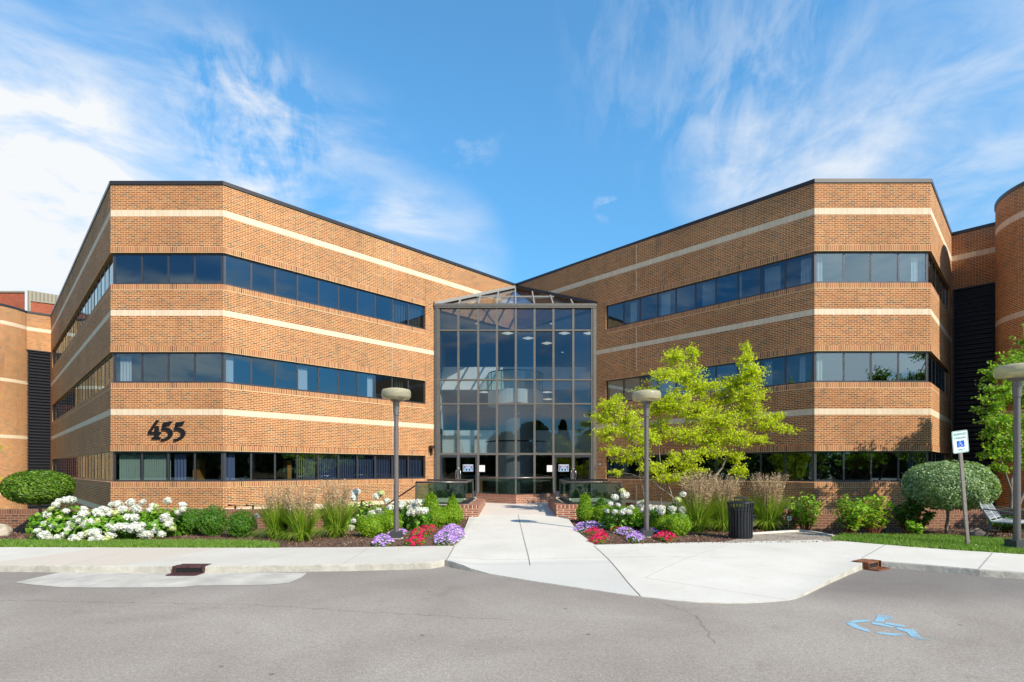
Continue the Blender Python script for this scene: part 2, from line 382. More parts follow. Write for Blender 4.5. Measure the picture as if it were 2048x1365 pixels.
# ------------------------------------------------------------ ground
def segmask(t, x, y, p, q, wd):
    px_, py_ = p; dx, dy = q[0]-p[0], q[1]-p[1]; L2 = dx*dx+dy*dy
    ax = t.m('SUBTRACT', x, px_); ay = t.m('SUBTRACT', y, py_)
    h = t.m('DIVIDE', t.m('ADD', t.m('MULTIPLY', ax, dx), t.m('MULTIPLY', ay, dy)), L2, clamp=True)
    ex = t.m('SUBTRACT', ax, t.m('MULTIPLY', h, dx)); ey = t.m('SUBTRACT', ay, t.m('MULTIPLY', h, dy))
    d = t.m('SQRT', t.m('ADD', t.m('MULTIPLY', ex, ex), t.m('MULTIPLY', ey, ey)))
    return t.mr(d, wd*0.5, wd, 1, 0)
def concmat():
    m, t, b = mat('broom finished concrete')
    tc = t.new('ShaderNodeTexCoord'); ob = tc.outputs['Object']
    sx = t.new('ShaderNodeSeparateXYZ'); t.link(ob, sx.inputs[0])
    wob = t.noise(ob, 5, 3); X = t.m('ADD', sx.outputs[0], t.m('MULTIPLY', t.m('SUBTRACT', wob, 0.5), 0.015)); Y = sx.outputs[1]
    c = t.ramp(t.noise(ob, 0.8, 6, 0.65), [(0.3, (0.63, 0.575, 0.49)), (0.7, (0.73, 0.675, 0.585))])
    c = t.mix(1.0, c, t.ramp(t.noise(t.mapping(ob, sc=(1.5, 30, 1)), 5, 4, 0.7), [(0.3, (0.95,)*3), (0.7, (1.04,)*3)]), 'MULTIPLY')
    c = t.mix(1.0, c, t.ramp(t.noise(ob, 140, 2), [(0.35, (0.9,)*3), (0.65, (1.06,)*3)]), 'MULTIPLY')
    c = t.mix(t.mr(t.noise(ob, 2.1, 5, 0.7, 1.2), 0.56, 0.78, 0, 0.38), c, (0.44, 0.37, 0.28))
    # tan slab in the left pavement (between two joints), pink slab by the doors, greyer ramp edge
    a0 = t.m('SUBTRACT', sx.outputs[0], t.m('MULTIPLY', t.m('SUBTRACT', Y, 8.8), 0.3))
    tan = t.m('MULTIPLY', t.m('MULTIPLY', t.m('GREATER_THAN', a0, -8.9), t.m('LESS_THAN', a0, -6.45)), t.m('LESS_THAN', Y, 10.95))
    sl_id = t.m('FLOOR', t.m('DIVIDE', a0, 2.45)); wn = t.new('ShaderNodeTexWhiteNoise', noise_dimensions='1D'); t.link(sl_id, wn.inputs['W'])
    pm = t.m('LESS_THAN', sx.outputs[0], -1.15); c = t.mix(pm, c, t.mix(1.0, c, t.ramp(wn.outputs[0], [(0, (0.90, 0.89, 0.87)), (1, (1.05, 1.05, 1.04))]), 'MULTIPLY'))
    c = t.mix(t.m('MULTIPLY', tan, 0.8), c, (0.60, 0.50, 0.40))
    pink = t.mr(Y, 17.55, 17.6, 0, 0.75); c = t.mix(pink, c, t.mix(t.noise(ob, 2.2, 5, 0.7), (0.60, 0.49, 0.41), (0.70, 0.61, 0.53)))
    gx = t.m('MULTIPLY', t.m('LESS_THAN', Y, 9.32), t.m('MULTIPLY', t.m('GREATER_THAN', sx.outputs[0], -1.12), t.m('LESS_THAN', sx.outputs[0], 1.69)))
    c = t.mix(t.m('MULTIPLY', gx, 0.45), c, (0.50, 0.485, 0.44))
    J = []
    def g(a, b_): return ((lambda v: (v.x, v.y))(G(a[0], a[1], a[2])), (lambda v: (v.x, v.y))(G(b_[0], b_[1], b_[2])))
    for a, b_, wd, k in (((889, 1128, .11), (909, 1092, .11), .012, .8), ((1036, 1031, .17), (1060, 1127, .10), .014, .85),
                      ((1188, 1092, .11), (1283, 1195, .01), .016, .9), ((905, 1124, .1), (1225, 1127, .09), .01, .45),
                      ((1290, 1157, .04), (1372, 1118, .1), .008, .4), ((1372, 1118, .1), (1462, 1087, .11), .008, .35),
                      ((1462, 1087, .11), (1730, 1120, .11), .007, .45), ((1290, 1157, .04), (1576, 1200, .01), .01, .5), ((1372, 1118, .1), (1660, 1154, .07), .007, .35),
                      ((1722, 1117, .11), (1771, 1090, .11), .016, .55), ((1957, 1138, .11), (1985, 1106, .11), .016, .55),
                      ((125, 1132, .11), (285, 1096, .11), .010, .5), ((476, 1132, .11), (620, 1097, .11), .010, .4), ((683, 1130, .11), (742, 1094, .11), .010, .35)):
        p, q = g(a, b_); J.append((p, q, wd, k))
    for p, q, wd, k in J:
        c = t.mix(t.m('MULTIPLY', segmask(t, X, Y, p, q, wd), k), c, (0.13, 0.11, 0.09))
    for p, q in (((-1.1, 9.75), (0.4, 9.6)), ((0.4, 9.6), (2.9, 9.85)), ((2.9, 9.85), (4.2, 9.7))):
        c = t.mix(t.m('MULTIPLY', segmask(t, t.m('ADD', sx.outputs[0], t.m('MULTIPLY', wob, 0.3)), t.m('ADD', Y, t.m('MULTIPLY', wob, 0.3)), p, q, .04), 0.3), c, (0.5, 0.33, 0.2))
    t.link(c, b.inputs['Base Color']); b.inputs['Roughness'].default_value = 0.9
    bn = t.new('ShaderNodeBump'); bn.inputs['Strength'].default_value = 0.25; bn.inputs['Distance'].default_value = 0.004
    t.link(t.noise(ob, 120, 3), bn.inputs['Height']); t.link(bn.outputs[0], b.inputs['Normal'])
    return m
def curbmat():
    m, t, b = mat('weathered curb concrete')
    tc = t.new('ShaderNodeTexCoord'); ob = tc.outputs['Object']
    c = t.ramp(t.noise(ob, 3.5, 7, 0.72), [(0.25, (0.27, 0.25, 0.21)), (0.5, (0.46, 0.43, 0.36)), (0.75, (0.60, 0.57, 0.49))])
    t.link(c, b.inputs['Base Color']); b.inputs['Roughness'].default_value = 0.95
    bn = t.new('ShaderNodeBump'); bn.inputs['Strength'].default_value = 0.8; bn.inputs['Distance'].default_value = 0.02
    t.link(t.noise(ob, 18, 6, 0.7), bn.inputs['Height']); t.link(bn.outputs[0], b.inputs['Normal'])
    return m
def asphmat():
    m, t, b = mat('worn asphalt')
    tc = t.new('ShaderNodeTexCoord'); ob = tc.outputs['Object']
    sx = t.new('ShaderNodeSeparateXYZ'); t.link(ob, sx.inputs[0])
    c = t.ramp(t.noise(ob, 0.45, 6, 0.6, 0.4), [(0.3, (0.285, 0.235, 0.190)), (0.7, (0.42, 0.36, 0.302))])
    sp = t.noise(ob, 62, 4, 0.8); c = t.mix(1.0, c, t.ramp(sp, [(0.30, (0.45,)*3), (0.45, (0.90,)*3), (0.57, (1.08,)*3), (0.68, (1.9, 1.85, 1.75))]), 'MULTIPLY')
    c = t.mix(1.0, c, t.ramp(t.noise(ob, 22, 5, 0.75), [(0.3, (0.80,)*3), (0.7, (1.16,)*3)]), 'MULTIPLY')
    vo = t.new('ShaderNodeTexVoronoi'); vo.inputs['Scale'].default_value = 1.7; t.link(ob, vo.inputs['Vector'])
    c = t.mix(t.mr(vo.outputs['Distance'], 0.03, 0.05, 0.6, 0), c, (0.05, 0.045, 0.04))
    c = t.mix(t.mr(t.noise(ob, 1.3, 5, 0.7, 1.5), 0.56, 0.78, 0, 0.42), c, (0.15, 0.12, 0.09))
    vo2 = t.new('ShaderNodeTexVoronoi'); vo2.inputs['Scale'].default_value = 0.55; t.link(t.vm('ADD', ob, t.vm('SCALE', t.noise(ob, 6, 4, .6, 0, 1), scale=0.35)), vo2.inputs['Vector'])
    c = t.mix(t.mr(vo2.outputs['Distance'], 0.05, 0.22, 0.35, 0), c, (0.11, 0.09, 0.075))
    c = t.mix(t.m('MULTIPLY', t.mr(t.m('ADD', sx.outputs[1], t.noise(ob, 0.9, 4)), 6.2, 9.2), .30), c, (0.12, 0.10, 0.085))      # grime along the kerb
    # darker, newer patch to the right of the ramp
    f = t.m('MULTIPLY', t.mr(sx.outputs[0], 3.2, 4.6), t.mr(sx.outputs[1], 6.3, 7.6)); c = t.mix(t.m('MULTIPLY', f, 0.4), c, (0.12, 0.11, 0.105))
    wob = t.noise(ob, 4, 4); X = t.m('ADD', sx.outputs[0], t.m('MULTIPLY', wob, 0.25)); Y = t.m('ADD', sx.outputs[1], t.m('MULTIPLY', wob, 0.25))
    for p, q in (((1.8, 7.1), (2.15, 6.2)), ((2.15, 6.2), (2.0, 5.2)), ((-7, 6.9), (-3.5, 6.7)), ((-3.5, 6.7), (0, 6.0))):
        c = t.mix(t.m('MULTIPLY', segmask(t, X, Y, (p[0]+.12, p[1]+.12), (q[0]+.12, q[1]+.12), .012), 0.45), c, (0.06, 0.055, 0.05))
    t.link(c, b.inputs['Base Color']); b.inputs['Roughness'].default_value = 0.88
    bn = t.new('ShaderNodeBump'); bn.inputs['Strength'].default_value = 0.5; bn.inputs['Distance'].default_value = 0.006
    t.link(sp, bn.inputs['Height']); t.link(bn.outputs[0], b.inputs['Normal'])
    return m
M_conc = concmat(); M_curb = curbmat(); M_asph = asphmat()
def mulchmat(name, stops, sc=45):
    m, t, b = mat(name); tc = t.new('ShaderNodeTexCoord'); ob = tc.outputs['Object']
    vo = t.new('ShaderNodeTexVoronoi'); vo.inputs['Scale'].default_value = sc; t.link(t.mapping(ob, rot=(0, 0, .4), sc=(1, 1.7, 1)), vo.inputs['Vector'])
    s = t.new('ShaderNodeSeparateColor'); t.link(vo.outputs['Color'], s.inputs[0])
    c = t.ramp(s.outputs[0], stops); c = t.mix(1.0, c, t.ramp(t.noise(ob, 1.5, 4), [(0.3, (0.8,)*3), (0.7, (1.2,)*3)]), 'MULTIPLY')
    t.link(c, b.inputs['Base Color']); b.inputs['Roughness'].default_value = 0.95
    bn = t.new('ShaderNodeBump'); bn.inputs['Strength'].default_value = 0.9; bn.inputs['Distance'].default_value = 0.02
    t.link(vo.outputs['Distance'], bn.inputs['Height']); t.link(bn.outputs[0], b.inputs['Normal'])
    return m
M_mulch = mulchmat('brown bark mulch', [(0, (0.06, 0.03, 0.018)), (0.5, (0.15, 0.075, 0.045)), (0.9, (0.24, 0.14, 0.09)), (1, (0.36, 0.25, 0.17))])
M_grav = mulchmat('tan pea gravel', [(0, (0.16, 0.12, 0.09)), (0.5, (0.38, 0.30, 0.23)), (1, (0.62, 0.54, 0.44))], 40)
M_soil = simple('lawn soil', (0.07, 0.10, 0.02), 0.95, 0, 8, 0.3)
M_far = simple('ground beyond', (0.10, 0.13, 0.05), 0.95, 0, 0.3, 0.25)
b_ = MB(); b_.face([(-900, -900, -1.3), (900, -900, -1.3), (900, 900, -1.3), (-900, 900, -1.3)]); struct(b_.build('ground', M_far))
b_ = MB(); b_.face([(-120, -90, 0), (120, -90, 0), (120, 10.4, 0), (-120, 10.4, 0)]); struct(b_.build('asphalt_road', M_asph))

fr = [(889.5,1132.5,.11),(905,1136,.105),(925,1140,.085),(942,1143.5,.05),(980,1150,.018),(1056.5,1162,.01),(1120,1171.5,.01),(1184,1181,.01),(1235,1188.5,.01),(1285,1195,.01),(1340,1201.5,.01),(1395,1206,.01),(1450,1207.6,.01),
      (1500,1207,.01),(1545,1204.5,.01),(1575,1201.5,.012),(1592,1198,.016),(1606,1192.7,.024),(1663,1165.5,.06),(1700,1149,.09),(1724.5,1139,.11)]
bkx = [(907,1092),(915,1092),(928,1092),(945,1091.7),(980,1091.5),(1050,1091),(1100,1090.8),(1140,1090.5),(1165,1090.2),(1190,1090),(1300,1087),(1400,1085),(1460,1084),(1500,1083.5),(1540,1082.5),(1570,1082),(1590,1081.3),(1610,1081),(1640,1080),(1665,1080.5),(1695,1083)]
rows = []
fp = [G(x, y, 0) for x, y, e in fr]; bp = [G(x, y, .11) for x, y in bkx]
mb = MB(); mc = MB()
N = 8
def zap(e, q):
    q = min(1, q/0.62); q = q*q*(3-2*q); return e+(.11-e)*q
for k in range(len(fr)):
    rows.append([Vector((fp[k].x+(bp[k].x-fp[k].x)*j/N, fp[k].y+(bp[k].y-fp[k].y)*j/N, zap(fr[k][2], j/N))) for j in range(N+1)])
for k in range(len(fr)-1):
    for j in range(N): mb.face([rows[k][j], rows[k+1][j], rows[k+1][j+1], rows[k][j+1]])
    a, b2 = rows[k][0], rows[k+1][0]
    mc.face([(a.x, a.y-.012, -.01), (b2.x, b2.y-.012, -.01), b2, a])
# walkway to the doors
wl = [(-1.17, 10.9, .112), (-1.22, 13, .125), (-1.27, 14.5, .14), (-1.38, 17.3, .19), (-1.40, 18.5, .24), (-1.42, 20.6, .30)]
wr = [(1.64, 11.2, .112), (1.66, 13, .125), (1.69, 14.5, .14), (1.77, 17.3, .19), (1.75, 18.5, .24), (1.72, 20.6, .30)]
Lf = G(907, 1092, .11); Rt = G(1190, 1090, .11)
wl[0] = (Lf.x, Lf.y-.01, .11); wr[0] = (Rt.x, Rt.y-.01, .11)
for k in range(5):
    for j in range(6):
        f = lambda i, s: (wl[i][0]+(wr[i][0]-wl[i][0])*s/6, wl[i][1]+(wr[i][1]-wl[i][1])*s/6, wl[i][2]+(wr[i][2]-wl[i][2])*s/6)
        mb.face([f(k, j), f(k, j+1), f(k+1, j+1), f(k+1, j)])
mb.face([(-4.0, 20.6, .30), (4.4, 20.6, .30), (4.4, 26.6, .30), (-4.0, 26.6, .30)])
struct(mb.build('walkway', M_conc, weld=True, smooth=True))
# pavements
ms = MB()
lf = [(-60, 8.15)]+[(lambda v: (v.x, v.y))(G(x, y, .11)) for x, y in ((0,1130.3),(200,1132),(400,1133),(520,1131),(700,1129),(800,1126.5),(860,1125),(889.5,1124.5))]
lf[-1] = (fp[0].x, fp[0].y)
lb = [(-60, 10.78)]+[(lambda v: (v.x, v.y))(G(x, y, .11)) for x, y in ((0,1094.5),(200,1095),(400,1095.5),(520,1095.8),(700,1095),(800,1093.5),(860,1092.5),(907,1092))]
for k in range(len(lf)-1):
    ms.face([(*lf[k], .11), (*lf[k+1], .11), (*lb[k+1], .11), (*lb[k], .11)])
    for (za, zb, oa, ob_) in ((.11, .095, 0, .012), (.095, -.01, .012, .03)):
        mc.face([(lf[k][0], lf[k][1]-ob_, zb), (lf[k+1][0], lf[k+1][1]-ob_, zb), (lf[k+1][0], lf[k+1][1]-oa, za), (lf[k][0], lf[k][1]-oa, za)])
rf = [(lambda v: (v.x, v.y))(G(x, y, .11)) for x, y in ((1724.5,1119.8),(1741.5,1120.6),(1850,1129),(1957,1138.5),(2048,1144.6))]; rf[0] = (fp[-1].x, fp[-1].y); rf.append((17, 3.6)); rf.append((30, -3))
rb = [(lambda v: (v.x, v.y))(G(x, y, .11)) for x, y in ((1695,1083),(1710,1084.3),(1810,1093),(1912.6,1100.3),(2048,1109))]; rb.append((18.6, 5.4)); rb.append((31.6, -1.2))
for k in range(len(rf)-1):
    ms.face([(*rf[k], .11), (*rf[k+1], .11), (*rb[k+1], .11), (*rb[k], .11)])
    for (za, zb, oa, ob_) in ((.11, .09, 0, .015), (.09, -.01, .015, .03)):
        mc.face([(rf[k][0], rf[k][1]-ob_, zb), (rf[k+1][0], rf[k+1][1]-ob_, zb), (rf[k+1][0], rf[k+1][1]-oa, za), (rf[k][0], rf[k][1]-oa, za)])
struct(ms.build('pavement', M_conc)); struct(mc.build('kerb', M_curb))
ms = MB(); z6 = [(95,337),(220,352),(400,368),(700,370),(1165,368),(1250,357),(1700,352),(1850,340),(1930,305),(1965,275),(1130,272),(380,272)]
ms.face([G(x/3.2, 1060+y/3.2, .004) for x, y in z6]); struct(ms.build('gutter_apron', simple('grey gutter concrete', (0.50, 0.46, 0.39), .9, 0, 2.5, .2)))
# beds
def sheet(name, poly, z, m, amp=0.0, cuts=0):
    bm = bmesh.new(); vs = [bm.verts.new((x, y, z)) for x, y in poly]; bm.faces.new(vs)
    bmesh.ops.triangulate(bm, faces=bm.faces)
    for _ in range(cuts): bmesh.ops.subdivide_edges(bm, edges=[e for e in bm.edges if e.calc_length() > 0.35], cuts=1)
    if amp:
        from mathutils import noise as mn
        for v in bm.verts: v.co.z += amp*mn.noise(v.co*1.8)
    me = bpy.data.meshes.new(name); bm.to_mesh(me); bm.free(); me.materials.append(m)
    o = bpy.data.objects.new(name, me); COL.objects.link(o); return struct(o)
sheet('mulch_bed', [(-60, 10.6), (-12, 10.7), (-1.19, 10.75), (-1.26, 14.4), (-1.39, 17.4), (-3.3, 17.6), (-4.9, 14.6), (-12, 14.4), (-60, 14.4)], .092, M_mulch, .012, 6)
sheet('mulch_bed', [(1.62, 10.95), (3.3, 10.9), (6.0, 10.9), (7.2, 10.9), (8.2, 9.9), (9.2, 9.6), (18, 5.2), (30, 5), (30, 14.4), (4.9, 14.6), (3.6, 17.5), (1.78, 17.5), (1.70, 14.4)], .092, M_mulch, .012, 6)
lawnL = [(-60, 10.74), (-8.3, 10.76), (-4.95, 10.72), (-4.75, 10.85), (-5.0, 11.3), (-5.6, 11.6), (-6.6, 11.72), (-60, 11.75)]
lawnL[1:3] = [(lb[1][0], lb[1][1]-.03), (lb[4][0]-.4, lb[4][1]-.03), (lb[4][0]+.35, lb[4][1]-.03)]
lawnR = [(G(1663,1081,.11).x, G(1663,1081,.11).y)]+[(p[0]-.02, p[1]-.04) for p in rb[1:]]+[(30, 11)]+[(lambda v: (v.x, v.y))(G(x, y, .11)) for x, y in ((2048,1081),(1986,1078),(1933,1075.5),(1892,1072.5),(1787,1071.5),(1689,1070.5),(1662,1077))]
sheet('lawn_soil', lawnL, .107, M_soil); sheet('lawn_soil', lawnR, .107, M_soil)
grav = [(lambda v: (v.x, v.y))(G(x, y, .11)) for x, y in ((1440,1086),(1560,1084),(1668,1082.5),(1662,1074),(1640,1068),(1605,1062.5),(1560,1064.5),(1510,1068),(1490,1074))]
sheet('gravel_bed', grav, .109, M_grav, .008, 3)
ce = MB(); cp = [G(x, y, .12) for x, y in ((1500,1068.5),(1550,1065.3),(1605,1062),(1640,1067.5),(1668,1073.5))]
for k in range(4): ce.bar(cp[k], cp[k+1], .07, .06)
tag(ce.build('edging_strip', M_conc), 'pale concrete edging strip along the back of the gravel patch', 'edging')
# mulch chips
rng = np.random.default_rng(3)
def inpoly(x, y, poly):
    r_ = np.zeros(len(x), bool); n = len(poly)
    for i in range(n):
        x0, y0 = poly[i]; x1, y1 = poly[(i+1) % n]
        c = ((y0 > y) != (y1 > y)); xx = (x1-x0)*(y-y0)/((y1-y0) if y1 != y0 else 1e-9)+x0
        r_ ^= c & (x < xx)
    return r_
def scatter(poly, n, x0, x1, y0, y1, excl=()):
    x = rng.uniform(x0, x1, n*3); y = rng.uniform(y0, y1, n*3); k = inpoly(x, y, poly)
    for e in excl: k &= ~inpoly(x, y, e)
    return x[k][:n], y[k][:n]
M_chip = leafmat('bark chip', [(0, (0.05, 0.025, 0.015)), (0.5, (0.17, 0.085, 0.05)), (0.85, (0.26, 0.15, 0.10)), (1, (0.45, 0.34, 0.24))], 0.9, 0.0, spec=0.2)
bedL = [(-12.2, 10.8), (-1.2, 10.98), (-1.27, 14.4), (-1.4, 17.3), (-3.2, 17.3), (-4.8, 14.3), (-13, 14.3)]
bedR = [(1.7, 11.15), (7.1, 11.6), (9.0, 11.9), (12.4, 11.8), (14, 14.25), (4.8, 14.25), (3.6, 17.3), (1.8, 17.3)]
for poly, ex, nn in ((bedL, [lawnL], 9000), (bedR, [lawnR, grav], 9000)):
    xs = [p[0] for p in poly]; ys = [p[1] for p in poly]
    x, y = scatter(poly, nn, min(xs), max(xs), min(ys), max(ys), ex)
    V, Fc = leaf_arrays(np.stack([x, y, rng.uniform(.100, .118, len(x))], 1), 0.048, rng, 0.45, 1.6, None, 0.2)
    o = arrmesh('mulch_chips', V, Fc, M_chip); tag(o, 'loose brown bark chips over the planting bed '+('left' if poly is bedL else 'right')+' of the walkway', 'mulch', kind='stuff')
# grass blades
M_grass = leafmat('lawn grass', [(0, (0.10, 0.20, 0.02)), (0.5, (0.17, 0.32, 0.035)), (0.85, (0.27, 0.42, 0.06)), (1, (0.42, 0.44, 0.14))], 0.5, 0.4)
def blades(poly, n, x0, x1, y0, y1, h, label):
    x, y = scatter(poly, n, x0, x1, y0, y1); n = len(x)
    a = rng.uniform(0, 6.28, n); hh = h*rng.uniform(.6, 1.25, n); wd = 0.006+0.004*rng.random(n); ln = rng.normal(0, .45, (n, 2))*hh[:, None]
    b0 = np.stack([x-np.cos(a)*wd, y-np.sin(a)*wd, np.full(n, .108)], 1); b1 = np.stack([x+np.cos(a)*wd, y+np.sin(a)*wd, np.full(n, .108)], 1)
    tp = np.stack([x+ln[:, 0], y+ln[:, 1], .108+hh], 1)
    V = np.stack([b0, b1, tp], 1).reshape(-1, 3); Fc = np.arange(3*n).reshape(-1, 3)
    tag(arrmesh('grass', V, Fc, M_grass), label, 'grass', kind='stuff')
blades(lawnL, 26000, -12.3, -4.4, 10.6, 11.8, .062, 'short green mown grass strip along the left pavement')
blades(lawnR, 36000, 6.6, 14.5, 8.0, 12.8, .07, 'mown grass strip along the right pavement around the sign post')

# ------------------------------------------------------------ office building
WT = [2.365, 6.04, 9.72]; WB = [1.21, 4.89, 8.555]; BANDS = [(0.02, 0.24), (3.70, 3.92), (7.38, 7.60), (11.07, 11.30)]
ZTOP = 12.25
C45 = math.sqrt(.5)
OB = thing('office_building', 'three storey orange brick office building with cream bands, ribbon windows and a glass atrium entrance', 'office building', (0, 24, 0), world=True)
Lb = Vector((-31.9, 36.67)); L0 = Vector((-14.88, 19.65)); L1 = Vector((-10.71, 19.65)); A_ = Vector((0.2, 30.55))
WLc = L1+Vector((6.9, 6.9)); WRc = Vector((11.13-6.98, 19.5+6.98)); R1 = Vector((11.13, 19.5)); R0 = Vector((15.41, 19.5)); RBk = R0+Vector((4.45, 4.45))
RE = .09
def v3(p, z): return (p.x, p.y, z)
def facade(A, B, u0, wins, z0=-1.35, z1=ZTOP, ca=0, cb=0, mats=None, lowest=0, label=None):
    """wins: (floor, a, b, panes); ca/cb: +1 convex corner at that end"""
    d = (B-A); L = d.length; d.normalize(); n = Vector((d.y, -d.x))
    mb = MB(); tn = math.tan(R(22.5))
    def q(a, b, za, zb, mi, off=0.0, vo=0.0):
        mb.cur = mi
        ea = off*tn*ca if a <= 1e-6 else 0; eb = off*tn*cb if b >= L-1e-6 else 0
        pa = A+d*(a-ea)+n*off; pb = A+d*(b+eb)+n*off
        mb.face([v3(pa, za), v3(pb, za), v3(pb, zb), v3(pa, zb)], [(u0+a, za-vo), (u0+b, za-vo), (u0+b, zb-vo), (u0+a, zb-vo)])
    def solid(a, b, za, zb):
        cuts = [(za, zb, 0)]
        for (s0, s1) in BANDS:
            nc = []
            for (c0, c1, mi) in cuts:
                if mi or s1 <= c0 or s0 >= c1: nc.append((c0, c1, mi)); continue
                if s0 > c0: nc.append((c0, s0, 0))
                nc.append((max(c0, s0), min(c1, s1), 2))
                if s1 < c1: nc.append((s1, c1, 0))
            cuts = nc
        for c0, c1, mi in cuts: q(a, b, c0, c1, mi)
    fl = {w_[0]: w_ for w_ in wins}
    zc = z0
    for k in range(3):
        if k not in fl or WB[k] < z0: continue
        _, a, b, npn = fl[k]
        solid(0, L, zc, WB[k]-.20); zb_, zt = WB[k], WT[k]
        if a > 0: q(0, a, zb_-.20, zb_, 0)
        if b < L: q(b, L, zb_-.20, zb_, 0); 
        q(a, b, zb_-.20, zb_, 1, 0.0, zb_-.20)
        if a > 0: solid(0, a, zb_, zt+.22)
        if b < L: solid(b, L, zb_, zt+.22)
        q(a, b, zt, zt+.22, 1, .014, zt)
        # soffit, sill, jambs
        ia = RE*tn if (ca and a <= 1e-6) else 0; ib = RE*tn if (cb and b >= L-1e-6) else 0
        pa, pb = A+d*a, A+d*b; qa, qb = A+d*(a+ia)-n*RE, A+d*(b-ib)-n*RE
        oa, ob_ = pa+n*.014, pb+n*.014
        mb.cur = 1
        mb.face([v3(oa, zt), v3(qa, zt), v3(qb, zt), v3(ob_, zt)], [(u0+a, 0), (u0+a, .1), (u0+b, .1), (u0+b, 0)])
        mb.face([v3(pa, zt+.22), v3(oa, zt+.22), v3(ob_, zt+.22), v3(pb, zt+.22)][::-1], [(u0+a, 0), (u0+a, .014), (u0+b, .014), (u0+b, 0)])
        mb.face([v3(pa, zb_), v3(pb, zb_), v3(qb, zb_+.02), v3(qa, zb_+.02)], [(u0+a, 0), (u0+b, 0), (u0+b, .1), (u0+a, .1)])
        mb.cur = 0
        if a > 0: mb.face([v3(pa, zb_), v3(qa, zb_), v3(qa, zt), v3(pa, zt)], [(0, zb_), (.1, zb_), (.1, zt), (0, zt)])
        if b < L: mb.face([v3(qb, zb_), v3(pb, zb_), v3(pb, zt), v3(qb, zt)], [(0, zb_), (.1, zb_), (.1, zt), (0, zt)])
        # frame
        fm = MB(); Ld = (qb-qa).length; dq = d; th = .068
        z_a, z_b = zb_+.02, zt
        def bx(s0, s1, za, zb2, dep=.05, o=-.02):
            c = qa+dq*((s0+s1)/2)+n*o; fm.box((c.x, c.y, (za+zb2)/2), (s1-s0, dep, zb2-za), math.atan2(d.y, d.x))
        w0 = .085 if a <= 1e-6 and ca else .05; w1 = .085 if b >= L-1e-6 and cb else .05
        bx(0, Ld, z_a, z_a+.06); bx(0, Ld, z_b-.055, z_b)
        bx(0, w0, z_a+.061, z_b-.056, .054); bx(Ld-w1, Ld, z_a+.061, z_b-.056, .054)
        pw = (Ld-w0-w1)/npn
        for j in range(1, npn): bx(w0+j*pw-th/2, w0+j*pw+th/2, z_a+.061, z_b-.056, .048)
        wo = fm.build('window', M_frame, OB)
        gm = MB()
        for j in range(npn):
            s0, s1 = w0+j*pw, w0+(j+1)*pw; t1, t2 = rnd.gauss(0, .003), rnd.gauss(0, .002)
            pts = []
            for (ss, zz, sa, sb) in ((s0, z_a+.03, -1, -1), (s1, z_a+.03, 1, -1), (s1, z_b-.03, 1, 1), (s0, z_b-.03, -1, 1)):
                p = qa+dq*ss-n*(.006+.002*(j % 2))+n*(sa*t1*pw/2+sb*t2*.55); pts.append(v3(p, zz))
            gm.face(pts)
        gm.build('pane', M_glass, wo)
        FR.append((A.copy(), B.copy(), k, qa.copy(), d.copy(), n.copy(), w0, pw, z_a, z_b))
        zc = zt+.22
    solid(0, L, zc, z1)
    # thickness behind, so that the wall is a real slab
    o = mb.build('brick_wall', [M_brick, M_sold, M_band], OB)
    if label: o['label'] = label
    return o
FR = []
LS = (L0-Lb).length; LR = (WLc-L1).length
facade(Lb, L0, 0, [(k, 1.05, LS, 24) for k in range(3)], ca=0, cb=1, label='shaded side wall of the left wing')
facade(L0, L1, LS, [(k, 0, (L1-L0).length, 4) for k in range(3)], ca=1, cb=1, label='narrow front wall of the left wing carrying the house number')
facade(L1, WLc, LS+4.17, [(k, 0, 9.12, 10) for k in range(3)], ca=1)
LRr = (R1-WRc).length
facade(WRc, R1, 0, [(k, LRr-9.215, LRr, 10) for k in range(3)], cb=1, label='long wall of the right wing between the atrium and its front')
facade(R1, R0, LRr, [(k, 0, (R0-R1).length, 4) for k in range(3)], ca=1, cb=1, label='narrow front wall of the right wing')
facade(R0, RBk, LRr+4.28, [(k, 0, 5.75, 6) for k in range(3)], ca=1, label='outer side wall of the right wing')
facade(WLc, A_, LS+4.17+LR, [], z0=9.70, label='upper wall above the skylight at the left')
facade(A_, WRc, -5.76, [], z0=9.70, label='upper wall above the skylight at the right')
# light vertical movement joints
def vjoint(A, d, s, z0, z1):
    n = Vector((d.y, -d.x)); p = A+d*s+n*.003; m_ = MB(); m_.box((p.x, p.y, (z0+z1)/2), (.018, .01, z1-z0), math.atan2(d.y, d.x)); return m_
for (z0, z1) in ((0.25, .95), (2.6, 3.70), (3.92, 4.65), (6.28, 7.38), (7.60, 8.33), (9.96, 11.07), (11.30, 12.2)):
    for A, d, s in ((L1, Vector((C45, C45)), 7.23), (WRc, Vector((C45, -C45)), 2.35)):
        vjoint(A, d, s, z0, z1).build('joint', simple('pale joint sealant', (0.55, 0.47, 0.38), 0.8) if 'M_js' not in globals() else M_js, OB)
